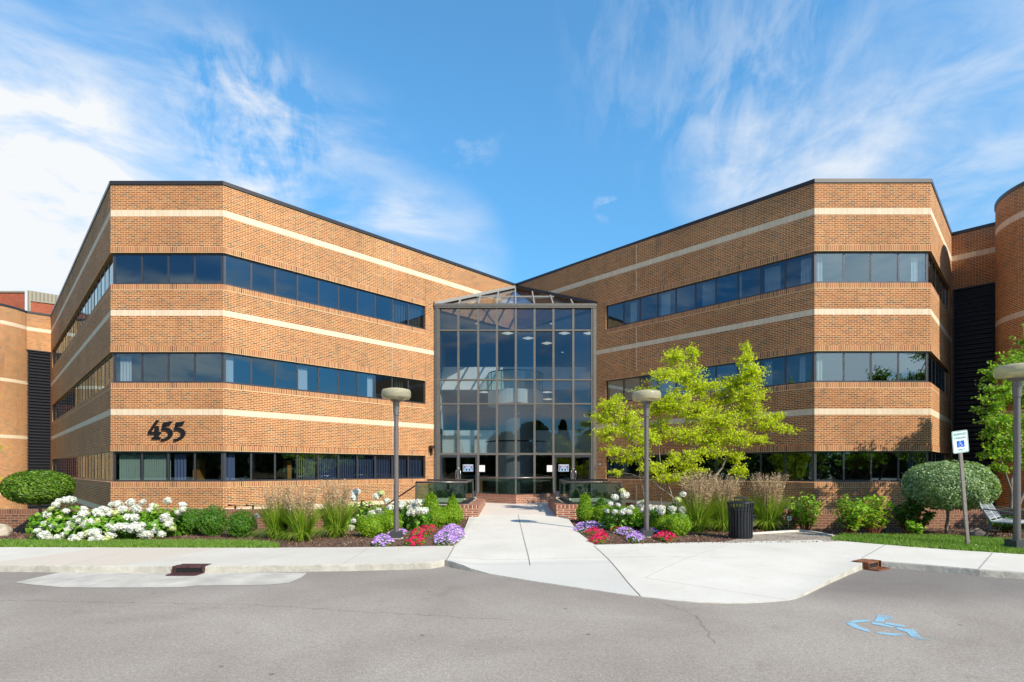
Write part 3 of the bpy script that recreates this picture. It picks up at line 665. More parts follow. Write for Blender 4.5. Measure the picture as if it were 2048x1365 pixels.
# low end walls, link walls with louvers
def cyl(cx, cy, r_, a0, a1, n, z1, label):
    mb = MB(); cp = MB(); u = 0
    for k in range(n):
        t0 = a0+(a1-a0)*k/n; t1 = a0+(a1-a0)*(k+1)/n; L = r_*abs(t1-t0)
        p, q_ = (cx+r_*math.cos(t0), cy+r_*math.sin(t0)), (cx+r_*math.cos(t1), cy+r_*math.sin(t1))
        zs = [-1.35]
        for s0, s1 in BANDS: zs += [s0, s1]
        zs.append(z1)
        for i in range(len(zs)-1):
            if zs[i+1]-zs[i] < .01: continue
            mb.cur = 2 if i % 2 else 0
            if zs[i] >= z1: continue
            mb.face([(*p, zs[i]), (*q_, zs[i]), (*q_, zs[i+1]), (*p, zs[i+1])], [(u, zs[i]), (u+L, zs[i]), (u+L, zs[i+1]), (u, zs[i+1])])
        f0, f1 = (r_+.03)/r_, (r_-.3)/r_
        P0 = [(cx+(p[0]-cx)*f, cy+(p[1]-cy)*f) for f in (f0, f1)]; Q0 = [(cx+(q_[0]-cx)*f, cy+(q_[1]-cy)*f) for f in (f0, f1)]
        cp.face([(*P0[0], z1-.02), (*Q0[0], z1-.02), (*Q0[0], z1+.12), (*P0[0], z1+.12)])
        cp.face([(*P0[0], z1+.12), (*Q0[0], z1+.12), (*Q0[1], z1+.12), (*P0[1], z1+.12)])
        cp.face([(*P0[0], z1-.02), (*p, z1-.02), (*q_, z1-.02), (*Q0[0], z1-.02)])
        u += L
    cp.face([(cx+(r_-.2)*math.cos(2*math.pi*k/32), cy+(r_-.2)*math.sin(2*math.pi*k/32), z1-.1) for k in range(32)])
    o = mb.build('round_tower', [M_brick, M_sold, M_band], OB, smooth=False); o['label'] = label
    cp.build('coping', M_cope, o)
cyl(21.34, 19.92, 2.35, 0, 2*math.pi, 64, ZTOP, 'round brick stair tower at the right edge')
cyl(-35.62, 35.3, 2.9, 0, 2*math.pi, 64, ZTOP, 'round brick stair tower at the left edge')
LZ = 9.78
def link(A, d, L, lw0, lw1, label):
    B = A+d*L; n = Vector((d.y, -d.x)); mb = MB()
    def q(a, b, za, zb, mi):
        mb.cur = mi; pa, pb = A+d*a, A+d*b; mb.face([v3(pa, za), v3(pb, za), v3(pb, zb), v3(pa, zb)], [(a, za), (b, za), (b, zb), (a, zb)])
    q(0, L, LZ, 11.07, 0); q(0, L, 11.07, 11.30, 2); q(0, L, 11.30, ZTOP, 0)
    if lw0 > 0: q(0, lw0, -1.35, LZ, 0)
    o = mb.build('brick_wall', [M_brick, M_sold, M_band], OB); o['label'] = label
    lv = MB(); rz = math.atan2(d.y, d.x)
    c = A+d*((lw0+L)/2)-n*.14; lv.box((c.x, c.y, LZ/2-.65), (L-lw0, .02, LZ+1.3), rz)
    z = -1.2
    while z < LZ-.05:
        c = A+d*((lw0+L)/2)-n*.05
        Mx = Matrix.Rotation(rz, 3, 'Z') @ Matrix.Rotation(R(42), 3, 'X'); lv.box((c.x, c.y, z), (L-lw0, .15, .012), M=Mx)
        c2 = A+d*((lw0+L)/2)+n*.005; lv.box((c2.x, c2.y, z-.05), (L-lw0, .012, .025), rz)
        z += .205
    for s in (lw0+.03, ):
        c = A+d*s; lv.box((c.x, c.y, LZ/2-.65), (.06, .12, LZ+1.3), rz)
    c = A+d*((lw0+L)/2); lv.box((c.x, c.y, LZ-.03), (L-lw0, .12, .06), rz)
    lv.build('louver', M_louv, OB)
link(RBk, Vector((C45, -C45)), 2.6, .05, 2.6, 'short link wall above the black louver at the right')
ld = Vector((C45, C45)); La = Lb-ld*2.6
link(La, ld, 2.6, .3, 2.6, 'short link wall above the black louver at the left')
# copings
def coping(path, z, w_=.30):
    mb = MB(); n_ = []
    for k in range(len(path)):
        ds = []
        if k > 0: ds.append((path[k]-path[k-1]).normalized())
        if k < len(path)-1: ds.append((path[k+1]-path[k]).normalized())
        nn = sum((Vector((d.y, -d.x)) for d in ds), Vector((0, 0))); nn = nn/len(ds); nn = nn/(nn.length**2); n_.append(nn)
    for k in range(len(path)-1):
        a, b = path[k], path[k+1]; na, nb = n_[k], n_[k+1]
        ao, bo, ai, bi = a+na*.035, b+nb*.035, a-na*w_, b-nb*w_
        mb.face([v3(ao, z-.02), v3(bo, z-.02), v3(bo, z+.12), v3(ao, z+.12)])
        mb.face([v3(ao, z+.12), v3(bo, z+.12), v3(bi, z+.12), v3(ai, z+.12)])
        mb.face([v3(a, z-.02), v3(b, z-.02), v3(bo, z-.02), v3(ao, z-.02)])
        mb.face([v3(bi, z-.3), v3(ai, z-.3), v3(ai, z+.12), v3(bi, z+.12)])
    mb.build('coping', M_cope, OB)
coping([La, Lb], ZTOP); coping([Lb, L0, L1, A_], ZTOP); coping([A_, R1, R0, RBk], ZTOP); coping([RBk, RBk+Vector((C45, -C45))*2.6], ZTOP)
# roof, floors, interior walls
rf_ = MB(); pol = [(p.x, p.y) for p in (La, Lb, L0, L1, A_, R1, R0, RBk)]
inset = [(-33.6, 35.2), (-31.7, 36.9), (-14.7, 19.95), (-10.9, 19.95), (0.2, 31.0), (11.3, 19.8), (15.2, 19.8), (19.7, 24.2), (22, 23), (30, 48), (-28, 52)]
rf_.face([(x, y, 11.75) for x, y in inset][::1]); rf_.build('roof', M_roof, OB)
polyL = [(-31.6, 36.9), (-14.8, 19.9), (-10.8, 19.9), (-3.95, 26.75), (-4.6, 46), (-25, 46)]
polyR = [(4.25, 26.7), (11.2, 19.75), (15.3, 19.75), (19.7, 24.1), (21, 44), (4.8, 46)]
for pl in (polyL, polyR):
    for k in range(3):
        fm = MB(); zf = WB[k]-.86 if k else .28; fm.prism(pl, zf-.25, zf); fm.build('floor_slab', M_carp, OB)
    for k in range(3):
        fm = MB(); zc = WT[k]+.14; fm.face([(x, y, zc) for x, y in pl][::-1]); fm.build('ceiling', M_ceil, OB)
def inwall(path, z0, z1, m, name='interior_wall'):
    mb = MB()
    for k in range(len(path)-1):
        a, b = path[k], path[k+1]; mb.face([(*a, z0), (*b, z0), (*b, z1), (*a, z1)])
    return mb.build(name, m, OB)
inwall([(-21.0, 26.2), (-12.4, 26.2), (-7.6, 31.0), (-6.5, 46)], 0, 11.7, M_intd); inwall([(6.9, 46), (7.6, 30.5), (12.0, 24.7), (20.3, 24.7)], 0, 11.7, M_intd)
# interior ceiling lights in the wings
M_lamp = simple('lit ceiling panel', (0.9, 0.9, 0.85)); M_lamp.node_tree.nodes['Principled BSDF'].inputs['Emission Color'].default_value = (1, 0.93, 0.8, 1); M_lamp.node_tree.nodes['Principled BSDF'].inputs['Emission Strength'].default_value = 0.7
# blinds, curtains and furniture behind the panes:  (facade index, floor) -> list of (pane, f0, f1, kind)
def behind(fi, k, items):
    A, B, kk, qa, d, n, w0, pw, za, zb = [f for f in FR if f[2] == k][fi]
    for (pn, f0, f1, kind) in items:
        s0, s1 = w0+(pn+f0)*pw, w0+(pn+f1)*pw; rz = math.atan2(d.y, d.x); mb = MB()
        if kind in ('sg', 'sb', 'sw'):      # vertical slats, half turned
            s = s0
            while s < s1:
                c = qa+d*s-n*.19; mb.box((c.x, c.y, (za+zb)/2-.02), (.085, .006, zb-za+.02), rz+R(52 if kind != 'sb' else 35)); s += .087
            mb.build('blind', {'sg': M_blindg, 'sb': M_blindb, 'sw': M_curtain}[kind], OB)
        elif kind in ('cw', 'cg', 'cb'):
            s = s0; i = 0
            while s < s1-.01:
                p = qa+d*s-n*(.17+.03*(i % 2)); q_ = qa+d*min(s+.06, s1)-n*(.17+.03*((i+1) % 2)); mb.face([v3(p, za-.1), v3(q_, za-.1), v3(q_, zb-.10), v3(p, zb-.10)]); s += .06; i += 1
            mb.build('curtain', {'cw': M_curtain, 'cg': M_blindg, 'cb': M_blindb}[kind], OB)
        elif kind == 'wood':
            c = qa+d*((s0+s1)/2)-n*.75; mb.box((c.x, c.y, za+.25), (s1-s0, .4, 1.15), rz); mb.build('cabinet', M_wood, OB)
        elif kind == 'roller':
            c = qa+d*((s0+s1)/2)-n*.16; mb.box((c.x, c.y, (za+zb)/2+f1*0), (s1-s0, .01, zb-za), rz); mb.build('blind', M_curtain, OB)
# facade order: 0 left side, 1 left front, 2 left recess, 3 right recess, 4 right front, 5 right side
behind(1, 0, [(0, .05, .97, 'sg'), (1, .03, .97, 'sg'), (2, .12, .55, 'cb'), (2, .58, .85, 'wood')])
behind(2, 0, [(0, .0, .12, 'sb'), (0, .12, .42, 'cb'), (2, .80, 1.0, 'wood'), (3, .0, .35, 'sg'), (3, .4, .95, 'sw'), (4, .0, 1.0, 'sb'), (5, 0, 1, 'sb'), (6, 0, 1, 'sb'), (7, 0, 1, 'sb'), (8, 0, 1, 'sb'), (9, 0, 1, 'sb')])
behind(1, 1, [(0, .05, .45, 'cw')])
behind(2, 1, [(0, .0, .35, 'cw'), (3, .05, .55, 'cw'), (6, .66, 1.0, 'cw'), (8, .3, .85, 'sg')])
behind(1, 2, [(0, .15, .5, 'cw')][:0])
behind(2, 2, [(0, 0, .03, 'cw'), (8, .02, .98, 'sw'), (9, .02, .95, 'sw')])
behind(3, 2, [(1, .3, .7, 'cw'), (3, .1, .6, 'cw'), (5, .3, .95, 'sw'), (7, .05, .1, 'sw'), (8, .1, .75, 'cw'), (9, .55, 1.0, 'cw')])
behind(3, 1, [(0, .05, .95, 'sw'), (1, .05, .95, 'sw'), (2, .4, .9, 'sw'), (3, .1, .9, 'cw'), (4, .1, .9, 'cw'), (8, .1, .4, 'cw'), (9, .5, .72, 'cw')])
behind(4, 2, [(0, .04, .33, 'cw'), (3, .6, .85, 'cw'), (3, .92, .98, 'cw')])
behind(4, 1, [(0, .03, .33, 'cg'), (3, .42, .95, 'sg')])
behind(4, 0, [(0, .0, 1.0, 'sb'), (1, 0, 1, 'sb'), (3, .5, .95, 'sb')][2:])
# a potted plant on the left top floor and house number
def digit(pts, s, z0x):
    mb = MB(); q = [((280+(x+z0x)/17.067-1024)/F*19.65, EYE+(938-820-y/17.067)/F*19.65) for x, y in pts]
    y0, y1 = 19.65-.065, 19.65-.022
    mb.face([(x, y0, z) for x, z in q][::-1]); mb.face([(x, y1, z) for x, z in q])
    for k in range(len(q)):
        a, b = q[k], q[(k+1) % len(q)]; mb.face([(a[0], y0, a[1]), (b[0], y0, b[1]), (b[0], y1, b[1]), (a[0], y1, a[1])])
    for k in (2, len(q)//2): mb.tube([(q[k][0], y1, q[k][1]), (q[k][0], 19.66, q[k][1])], .008, 6)
    o = mb.build('house_number', M_blk, OB); o['label'] = 'black raised digit '+s; return o
d4 = [(590,350),(668,352),(640,410),(392,755),(525,755),(535,590),(600,560),(650,552),(665,570),(665,755),(748,765),(735,800),(715,820),(665,820),(665,925),(735,950),(725,985),(420,1000),(440,945),(520,920),(520,820),(285,835),(300,770)]
d5 = [(830,430),(960,418),(1110,395),(1075,470),(1040,520),(950,535),(850,540),(838,598),(900,603),(970,618),(1040,645),(1100,690),(1130,740),(1142,800),(1130,860),(1095,915),(1040,965),(970,1000),(890,1035),(735,1068),(752,1000),(820,990),(890,970),(950,930),(990,880),(1005,830),(1000,790),(975,750),(930,715),(850,690),(755,695),(775,600),(800,500)]
digit(d4, '4', 0); digit(d5, '5, the first of two', 0); digit(d5, '5, the second of two', 430)
# wall light beside the doors
wl_ = P(863, 899, 26.2); m_ = MB(); m_.box((wl_.x-.03, 26.30, wl_.z-.08), (.10, .12, .38), R(45)); m_.box((wl_.x+.02, 26.18, wl_.z+.10), (.20, .26, .14), R(45))
m_.build('wall_light', M_cope, OB); 
m_ = MB(); c = P(1201, 929, 26.0); m_.box((4.30, 26.22, c.z), (.14, .05, .12), R(-45)); m_.build('door_bell', simple('grey plastic', (.3, .3, .33)), OB)

# ------------------------------------------------------------ atrium
CY = 26.5; MX = [(p-1024)/40 for p in (876, 917, 956.6, 994, 1031.6, 1069, 1106.6, 1146.2, 1186)]
TZ = [9.84, 8.62, 6.15, 4.95, 2.45]
mb = MB()
XL, XR = (869.5-1024)/40, (1192.3-1024)/40
for k, x in enumerate(MX):
    lo = -1.3; wd = .105
    if k in (0, 8): continue
    zt = TZ[0]-.02
    mb.box((x, CY, (lo+zt)/2), (wd, .16, zt-lo))
for s, x0, x1 in ((-1, XL, MX[0]+.10), (1, MX[8]-.10, XR)):
    mb.box(((x0+x1)/2, CY+.02, (TZ[0])/2), (x1-x0, .22, TZ[0])); 
    mb.box(((x0+x1)/2-s*.0, CY-.10, TZ[0]/2-.05), (.07, .05, TZ[0]-.1))
for z, h in ((TZ[1], .075), (TZ[2], .075), (TZ[3], .075), (TZ[4], .10)):
    mb.box(((MX[0]+MX[8])/2, CY+.004, z), (MX[8]-MX[0]+.05, .15, h))
mb.box(((XL+XR)/2, CY-.01, TZ[0]-.01), (XR-XL, .24, .22)); mb.box(((XL+XR)/2, CY-.11, TZ[0]+.02), (XR-XL+.04, .08, .10))
cw = mb.build('curtain_wall', M_curt, OB, bevel=.006); cw['label'] = 'bronze grid of the glass curtain wall over the entrance'
gm = MB()
zz = [TZ[0]-.1, TZ[1], TZ[2], TZ[3], TZ[4], -1.28]
for r_ in range(5):
    for k in range(8):
        if r_ == 4 and k in (0, 1, 6, 7): continue
        t1, t2 = rnd.gauss(0, .0022), rnd.gauss(0, .0014); x0, x1 = MX[k], MX[k+1]; za, zb = zz[r_+1], zz[r_]
        gm.face([(x0, CY+.03-t1-t2, za), (x1, CY+.03+t1-t2, za), (x1, CY+.03+t1+t2, zb), (x0, CY+.03-t1+t2, zb)])
gm.build('pane', M_cglass, cw)
# doors
def door(x0, x1, hx, sign):
    fr_ = MB(); z0, z1 = .30, 2.40; st = .085
    for x, w_ in ((x0+st/2, st), (x1-st/2, st)): fr_.box((x, CY-.03, (z0+z1)/2), (w_, .08, z1-z0-.005))
    fr_.box(((x0+x1)/2, CY-.03, z1-.06), (x1-x0-2*st, .078, .12)); fr_.box(((x0+x1)/2, CY-.03, z0+.15), (x1-x0-2*st, .078, .28))
    d_ = fr_.build('door', M_door, OB, bevel=.004)
    g_ = MB(); g_.face([(x0+st, CY-.03, z0+.28), (x1-st, CY-.03, z0+.28), (x1-st, CY-.03, z1-.12), (x0+st, CY-.03, z1-.12)]); g_.build('glass', M_cglass, d_)
    h_ = MB(); s = 1 if hx > (x0+x1)/2 else -1
    h_.tube([(hx, CY-.07, 1.62), (hx, CY-.15, 1.62), (hx-s*.06, CY-.17, 1.60), (hx-s*.08, CY-.17, 1.3), (hx, CY-.15, 1.10), (hx, CY-.07, 1.10)], .016, 8); h_.tube([(hx+s*.02, CY-.068, 1.72), (hx+s*.02, CY-.085, 1.72)], .03, 10)
    h_.build('handle', simple('steel handle', (.5, .5, .5), .25, 1), d_, smooth=True)
    if sign:
        sc_ = P(sign, 936.5, CY-.09); b2 = MB(); b2.box((sc_.x, CY-.075, sc_.z), (.50, .012, .345)); sg = b2.build('door_sign', simple('white sign border', (.75, .75, .78)), d_); sg['label'] = 'blue ATTENTION notice on the door glass'
        b2 = MB(); b2.box((sc_.x, CY-.083, sc_.z), (.465, .006, .31)); b2.build('panel', simple('blue sign face', (.015, .06, .22)), sg)
        Mx = Matrix.Translation((sc_.x, CY-.0885, sc_.z+.118)) @ Matrix.Rotation(R(90), 4, 'X'); textmesh('ATTENTION', .072, .001, M_white, sg, Mx, .002)
        b2 = MB()
        for zz_, ww in ((.062, .30), (.035, .22), (.005, .40), (-.022, .38)): b2.box((sc_.x, CY-.0875, sc_.z+zz_), (ww, .003, .013))
        b2.build('small_print', M_white, sg)
        for xx in (-.15, 0, .15):
            b2 = MB(); b2.tube([(sc_.x+xx, CY-.0862, sc_.z-.105), (sc_.x+xx, CY-.0895, sc_.z-.105)], .038, 14)
            b2.build('pictogram', simple('cyan pictogram', (.35, .7, .9)), sg)
for i, (a, b, hx, sg) in enumerate(((MX[0]+.1, MX[1]-.005, MX[1]-.05, None), (MX[1]+.005, MX[2]-.055, MX[1]+.05, 936), (MX[6]+.055, MX[7]-.005, MX[7]-.05, 1127.5), (MX[7]+.005, MX[8]-.1, MX[7]+.05, None))): door(a, b, hx, sg)
for px_ in (964, 1099.5):
    c = P(px_, 937.5, CY-.02); b2 = MB(); b2.box((c.x, CY-.07, c.z), (.29, .004, .32)); o = b2.build('notice', simple('notice paper', (.8, .76, .78)), OB); o['label'] = 'white paper notice taped inside the glass '+('right of the left doors' if px_ < 1000 else 'left of the right doors')
    b2 = MB()
    for i in range(5): b2.box((c.x, CY-.0735, c.z+.09-.035*i), (.20 if i else .08, .002, .006))
    b2.build('print', simple('faint print', (.55, .45, .45)), o)
# skylight
SE = 9.88; SK = (12.05-SE)/(30.40-CY); ap = (0.2, 30.40)
def sky_z(y): return SE+SK*(y-CY)
sm = MB(); eL, eR = XL, XR
def lim(x): return ap[1]-(ap[0]-x)*((ap[1]-CY)/(ap[0]-eL)) if x < ap[0] else ap[1]-(x-ap[0])*((ap[1]-CY)/(eR-ap[0]))
for x in [MX[k] for k in range(1, 8)]:
    y1 = lim(x); sm.bar((x, CY, sky_z(CY)+.03), (x, y1, sky_z(y1)+.03), .07, .10)
y_ = 28.3; hx = (ap[1]-y_)/(ap[1]-CY); sm.bar((ap[0]-(ap[0]-eL)*hx, y_, sky_z(y_)+.03), (ap[0]+(eR-ap[0])*hx, y_, sky_z(y_)+.03), .05, .05)
sm.bar((eL-.02, CY-.1, SE+.05), (ap[0], ap[1], sky_z(ap[1])+.10), .16, .14)
sl_ = sm.build('skylight', M_sky, OB); sl_['label'] = 'sloping triangular glass roof over the atrium'
s2 = MB(); s2.bar((eR+.03, CY-.1, SE+.06), (ap[0], ap[1], sky_z(ap[1])+.11), .17, .16); s2.build('flashing', M_cope, sl_)
s2 = MB(); s2.face([(eL, CY, SE), (eR, CY, SE), (ap[0], ap[1], sky_z(ap[1]))]); s2.build('pane', M_sglass, sl_)
# atrium interior
def par(z0, z1, y, x0, x1, name='parapet', m=None):
    p_ = MB(); p_.box(((x0+x1)/2, y, (z0+z1)/2), (x1-x0, .18, z1-z0)); return p_.build(name, m or M_intw, OB)
inwall([(-3.92, 26.65), (-4.5, 36.2), (-5.2, 37), (-5.2, 42)], 0, 9.62, M_intw); inwall([(5.6, 42), (5.6, 37), (5.4, 36.2), (4.28, 26.6)], 0, 9.62, M_intw)
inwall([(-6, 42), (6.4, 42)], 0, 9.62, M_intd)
fc = MB(); fc.face([(-3.9, 26.66, 9.62), (ap[0], 30.62, 9.62), (4.25, 26.58, 9.62), (6.4, 42, 9.62), (-6, 42, 9.62)]); fc.build('ceiling', M_int, OB)
fc = MB(); fc.face([(-4, 26.6, .31), (4.4, 26.6, .31), (6.4, 42, .31), (-6, 42, .31)][::1]); fc.build('floor_slab', M_int, OB)
par(6.38, 7.72, 31.35, -4.15, 4.9); par(2.55, 3.98, 31.35, -4.15, 4.9)
fc = MB(); fc.prism([(-4.1, 31.45), (4.9, 31.45), (5.6, 42), (-5, 42)], 6.42, 6.6); fc.prism([(-4.1, 31.45), (4.9, 31.45), (5.6, 42), (-5, 42)], 2.6, 2.8); fc.build('gallery', M_int, OB)
# round balcony on a drum
bc = (0.2, 31.2)
lt = MB(); lt.lathe([(1.05, 5.38), (1.62, 5.40), (1.62, 6.20), (1.55, 6.20), (1.55, 6.15), (0, 6.15)], 40, (bc[0], bc[1], 0)); lt.build('balcony', M_intw, OB, smooth=False)
lt = MB(); lt.lathe([(1.05, .31), (1.05, 5.40)], 40, (bc[0], bc[1], 0)); lt.build('column', simple('grey drum', (.30, .31, .31), .8), OB)
lt = MB(); lt.tube([(bc[0]+1.6*math.cos(a), bc[1]+1.6*math.sin(a), 7.25) for a in np.linspace(math.pi, 2*math.pi, 25)], .04, 6)
for a in np.linspace(math.pi, 2*math.pi, 7): lt.tube([(bc[0]+1.6*math.cos(a), bc[1]+1.6*math.sin(a), z) for z in (6.2, 7.25)], .02, 5)
lt.tube([(bc[0]+1.7*math.cos(a), bc[1]-.6+1.5*math.sin(a), 3.25) for a in np.linspace(math.pi, 2*math.pi, 25)], .04, 6)
lt.build('balcony_rail', M_blk, OB)
lt = MB()
for k in range(20):
    a0, a1 = math.pi*(1+k/20), math.pi*(1+(k+1)/20); lt.face([(bc[0]+1.6*math.cos(a0), bc[1]+1.6*math.sin(a0), 6.22), (bc[0]+1.6*math.cos(a1), bc[1]+1.6*math.sin(a1), 6.22), (bc[0]+1.6*math.cos(a1), bc[1]+1.6*math.sin(a1), 7.2), (bc[0]+1.6*math.cos(a0), bc[1]+1.6*math.sin(a0), 7.2)])
lt.build('balcony_glass', M_rglass, OB)
for px_, py_ in ((1015.5, 667), (1056.5, 677), (1094, 687), (1129, 667), (1178, 667)):
    Y = (9.60-EYE)*F/(938-py_); c = P(px_, py_, Y); lm = MB(); lm.box((c.x, c.y, 9.60), (.48, .48, .02), R(45)); lm.build('ceiling_light', M_lamp, OB)
for px_, py_, z in ((953.5, 647.5, 9.60), (1102.6, 647.5, 9.60), (1125, 705, 9.60), (969, 785, 6.40), (1094, 785, 6.40), (1096, 799, 6.40)):
    Y = (z-EYE)*F/(938-py_); c = P(px_, py_, Y); lm = MB()
    if z > 9: lm.tube([(c.x, c.y, z-.02), (c.x, c.y, z)], .07, 10)
    else: lm.box((c.x, c.y, z), (.5, .5, .02), R(45))
    lm.build('ceiling_light', M_lamp, OB)
# low brick wall and glass balustrade in front of the doors (V in plan), side walls with balustrades
def brickwall(path, th, z0, z1, m, mtop, name, label, cat, cap=None, parent=None):
    """upright wall along a path with its outside on the right-hand side of travel, rowlock course on top"""
    mb = MB(); u = 0; pts = [Vector(p) for p in path]; ns = []
    for k in range(len(pts)):
        ds = []
        if k > 0: ds.append((pts[k]-pts[k-1]).normalized())
        if k < len(pts)-1: ds.append((pts[k+1]-pts[k]).normalized())
        nn = sum((Vector((d.y, -d.x)) for d in ds), Vector((0, 0)))/len(ds); ns.append(nn/(nn.length**2))
    for k in range(len(pts)-1):
        a, b = pts[k], pts[k+1]; L = (b-a).length; ai, bi = a-ns[k]*th, b-ns[k+1]*th; zr = z1-.105
        for (p, q_, s) in ((a, b, 1), (bi, ai, -1)):
            mb.cur = 0; mb.face([v3(p, z0), v3(q_, z0), v3(q_, zr), v3(p, zr)], [(u, z0-z1), (u+L, z0-z1), (u+L, zr-z1), (u, zr-z1)])
            mb.cur = 1; mb.face([v3(p, zr), v3(q_, zr), v3(q_, z1), v3(p, z1)], [(u, .02), (u+L, .02), (u+L, .125), (u, .125)])
        mb.cur = 1; mb.face([v3(a, z1), v3(b, z1), v3(bi, z1), v3(ai, z1)], [(u, .02), (u+L, .02), (u+L, th+.02), (u, th+.02)])
        u += L
    for (p, n_, s) in ((pts[0], ns[0], 1), (pts[-1], ns[-1], -1)):
        q_ = p-n_*th; e = [v3(q_, z0), v3(p, z0), v3(p, z1), v3(q_, z1)]
        mb.cur = 0; mb.face(e if s > 0 else [e[1], e[0], e[3], e[2]], [(0, z0-z1), (th, z0-z1), (th, 0), (0, 0)])
    o = mb.build(name, [m, mtop], parent)
    if label: tag(o, label, cat)
    return o
brickwall([(-3.25, 17.55), (-4.8, 14.35), (-60, 14.35)][::-1], .3, -1.3, .60, M_low, M_lowtop, 'low_wall', 'low dark red brick wall behind the flower bed left of the entrance', 'wall')
brickwall([(3.75, 17.5), (4.8, 14.35), (60, 14.35)], .3, -1.3, .60, M_low, M_lowtop, 'low_wall', 'low dark red brick wall behind the shrubs and bench right of the entrance', 'wall')
M_erow = brickmat('entrance rowlock', 0.0677, 0.4, [(0.0, (0.22, 0.08, 0.05)), (0.5, (0.36, 0.13, 0.08)), (1, (0.30, 0.10, 0.06))], mortar=(0.62, 0.50, 0.36), offs=0.0, stain=False)
def balustrade(path, zb, zt, label, posts, endpost=None):
    T = thing('glass_balustrade', label, 'balustrade', (path[0][0], path[0][1], zb), world=True)
    r_ = MB(); r_.tube([(x, y, zt) for x, y in path], .034, 10); r_.build('hand_rail', M_rail, T, smooth=True)
    for k in range(len(path)-1):
        a, b = Vector(path[k]), Vector(path[k+1]); d = (b-a).normalized(); g_ = MB()
        g_.bar((a.x+d.x*.03, a.y+d.y*.03, (zb+zt)/2-.01), (b.x-d.x*.03, b.y-d.y*.03, (zb+zt)/2-.01), .012, zt-zb-.08); g_.build('glass_panel', M_rglass, T)
        s_ = MB(); s_.bar((a.x, a.y, zb+.01), (b.x, b.y, zb+.01), .05, .05); s_.build('shoe', M_cope, T)
    for (x, y, z0) in posts:
        p_ = MB(); p_.box((x, y, (z0+zt)/2), (.05, .05, zt-z0)); p_.build('post', M_rail, T)
    return T
EC = P(1031.6, 1006.9, 21.2); EL_ = (-1.50, 22.4); ER_ = (1.86, 22.4); VC = (.155, 21.25)
brickwall([EL_, VC, ER_], .30, .28, .66, M_ent, M_erow, 'low_wall', 'short V shaped red brick wall in front of the atrium glass', 'wall')
balustrade([(EL_[0]+.1, EL_[1]+.12), (VC[0], VC[1]+.17), (ER_[0]-.1, ER_[1]+.12)], .66, 1.34, 'V shaped glass balustrade on the low brick wall in front of the atrium', [(EL_[0]+.12, EL_[1]+.14, .66), (VC[0], VC[1]+.18, .66), (ER_[0]-.12, ER_[1]+.14, .66)])
for s, xa, xe, px_, lab in ((-1, -1.40, -3.13, 831, 'left'), (1, 1.75, 3.57, 1243, 'right')):
    path = [(xa, 17.2), (xa-.02*s, 20.6)]
    wpath = path[::-1] if s < 0 else path        # keep the walkway side outside
    wp = [(xa+.36*s, 17.2), (xa, 17.2), (xa-.03*s, 20.6)]
    if s > 0: wp = wp[::-1]
    brickwall(wp[::-1] if s < 0 else wp[::-1], .33, -1.3, .555, M_ent, M_erow, 'low_wall', 'low red brick side wall along the '+lab+' edge of the walkway by the doors', 'wall')
    cpm = MB(); cpm.box((xa+.17*s-.01*s, 18.95, .572), (.30, 3.3, .03)); o = cpm.build('wall_cap', M_cope); tag(o, 'dark metal capping on the low brick side wall '+lab+' of the walkway', 'wall cap')
    xg = xa+.12*s
    balustrade([(xe, 17.28), (xg, 17.28), (xg, 20.6), (xe-.2*-s, 20.9)], .58, 1.27, 'glass balustrade with bronze rail beside the '+lab+' doors', [(xe, 17.28, .1), (xg, 20.6, .58)])
    hr = MB(); hr.tube([(xe+s*0.1-.0, 17.75, 1.15), (xe+s*1.0, 17.75, .55), (xe+s*1.6, 17.75, .15)], .025, 8); 
    for q_ in ((xe+s*1.0, .5),): hr.tube([(q_[0], 17.75, -1.3), (q_[0], 17.75, .55)], .02, 8)
    if s < 0: tag(hr.build('stair_rail', M_cope), 'sloping dark stair rail behind the glass left of the walkway', 'handrail')
# two bracket ends of a rail standing behind the low wall
for k, px_ in enumerate((463.5, 499)):
    c = P(px_, 1011, 15); m_ = MB(); m_.tube([(c.x+.10, 15, -1.3), (c.x+.10, 15, c.z), (c.x-.10, 15, c.z)], .028, 4)
    tag(m_.build('rail_bracket', M_cope), 'small bent black rail end behind the low wall, '+('nearer the house number corner' if k == 0 else 'nearer the ornamental grass'), 'rail', 'rail ends behind the low wall')
# ------------------------------------------------------------ building far behind at the left
M_fbr = brickmat('far red brick', 0.3, 0.1, [(0, (0.30, 0.07, 0.035)), (0.5, (0.44, 0.11, 0.055)), (1, (0.36, 0.09, 0.045))], mortar=(0.34, 0.15, 0.11))
M_beige = simple('beige ribbed metal', (0.30, 0.26, 0.19), 0.6)
FB = thing('brick_building', 'red brick building with a beige rooftop box standing beyond the left tower', 'building', (-62, 66, 0), world=True)
m_ = MB(); H1 = EYE+(938-592)/F*62
def at(px_, Y): return ((px_-1024)/F*Y, Y)
a, b, c_ = at(-260, 62), at(49, 62), at(49, 63)
m_.prism([at(-260, 62), at(49, 62), at(49, 80), at(-260, 80)], -1.3, EYE+(938-586)/F*62); m_.prism([(b[0]+.01, 62.8), at(190, 66), at(190, 82), (b[0]+.01, 82)], -1.3, EYE+(938-603)/F*62.8)
m_.build('wall', M_fbr, FB)
m_ = MB(); m_.prism([at(-262, 61.9), at(49.5, 61.9), at(49.5, 80), at(-262, 80)], EYE+(938-586)/F*62, EYE+(938-586)/F*62+.18); m_.prism([(b[0]+.02, 62.7), at(191, 65.9), at(191, 82), (b[0]+.02, 82)], EYE+(938-603)/F*62.8, EYE+(938-603)/F*62.8+.15); m_.build('coping', M_beige, FB)
m_ = MB(); zb_ = EYE+(938-608)/F*65
m_.prism([at(57, 68), at(150, 71), at(150, 80), at(57, 80)], zb_, EYE+(938-581)/F*68)
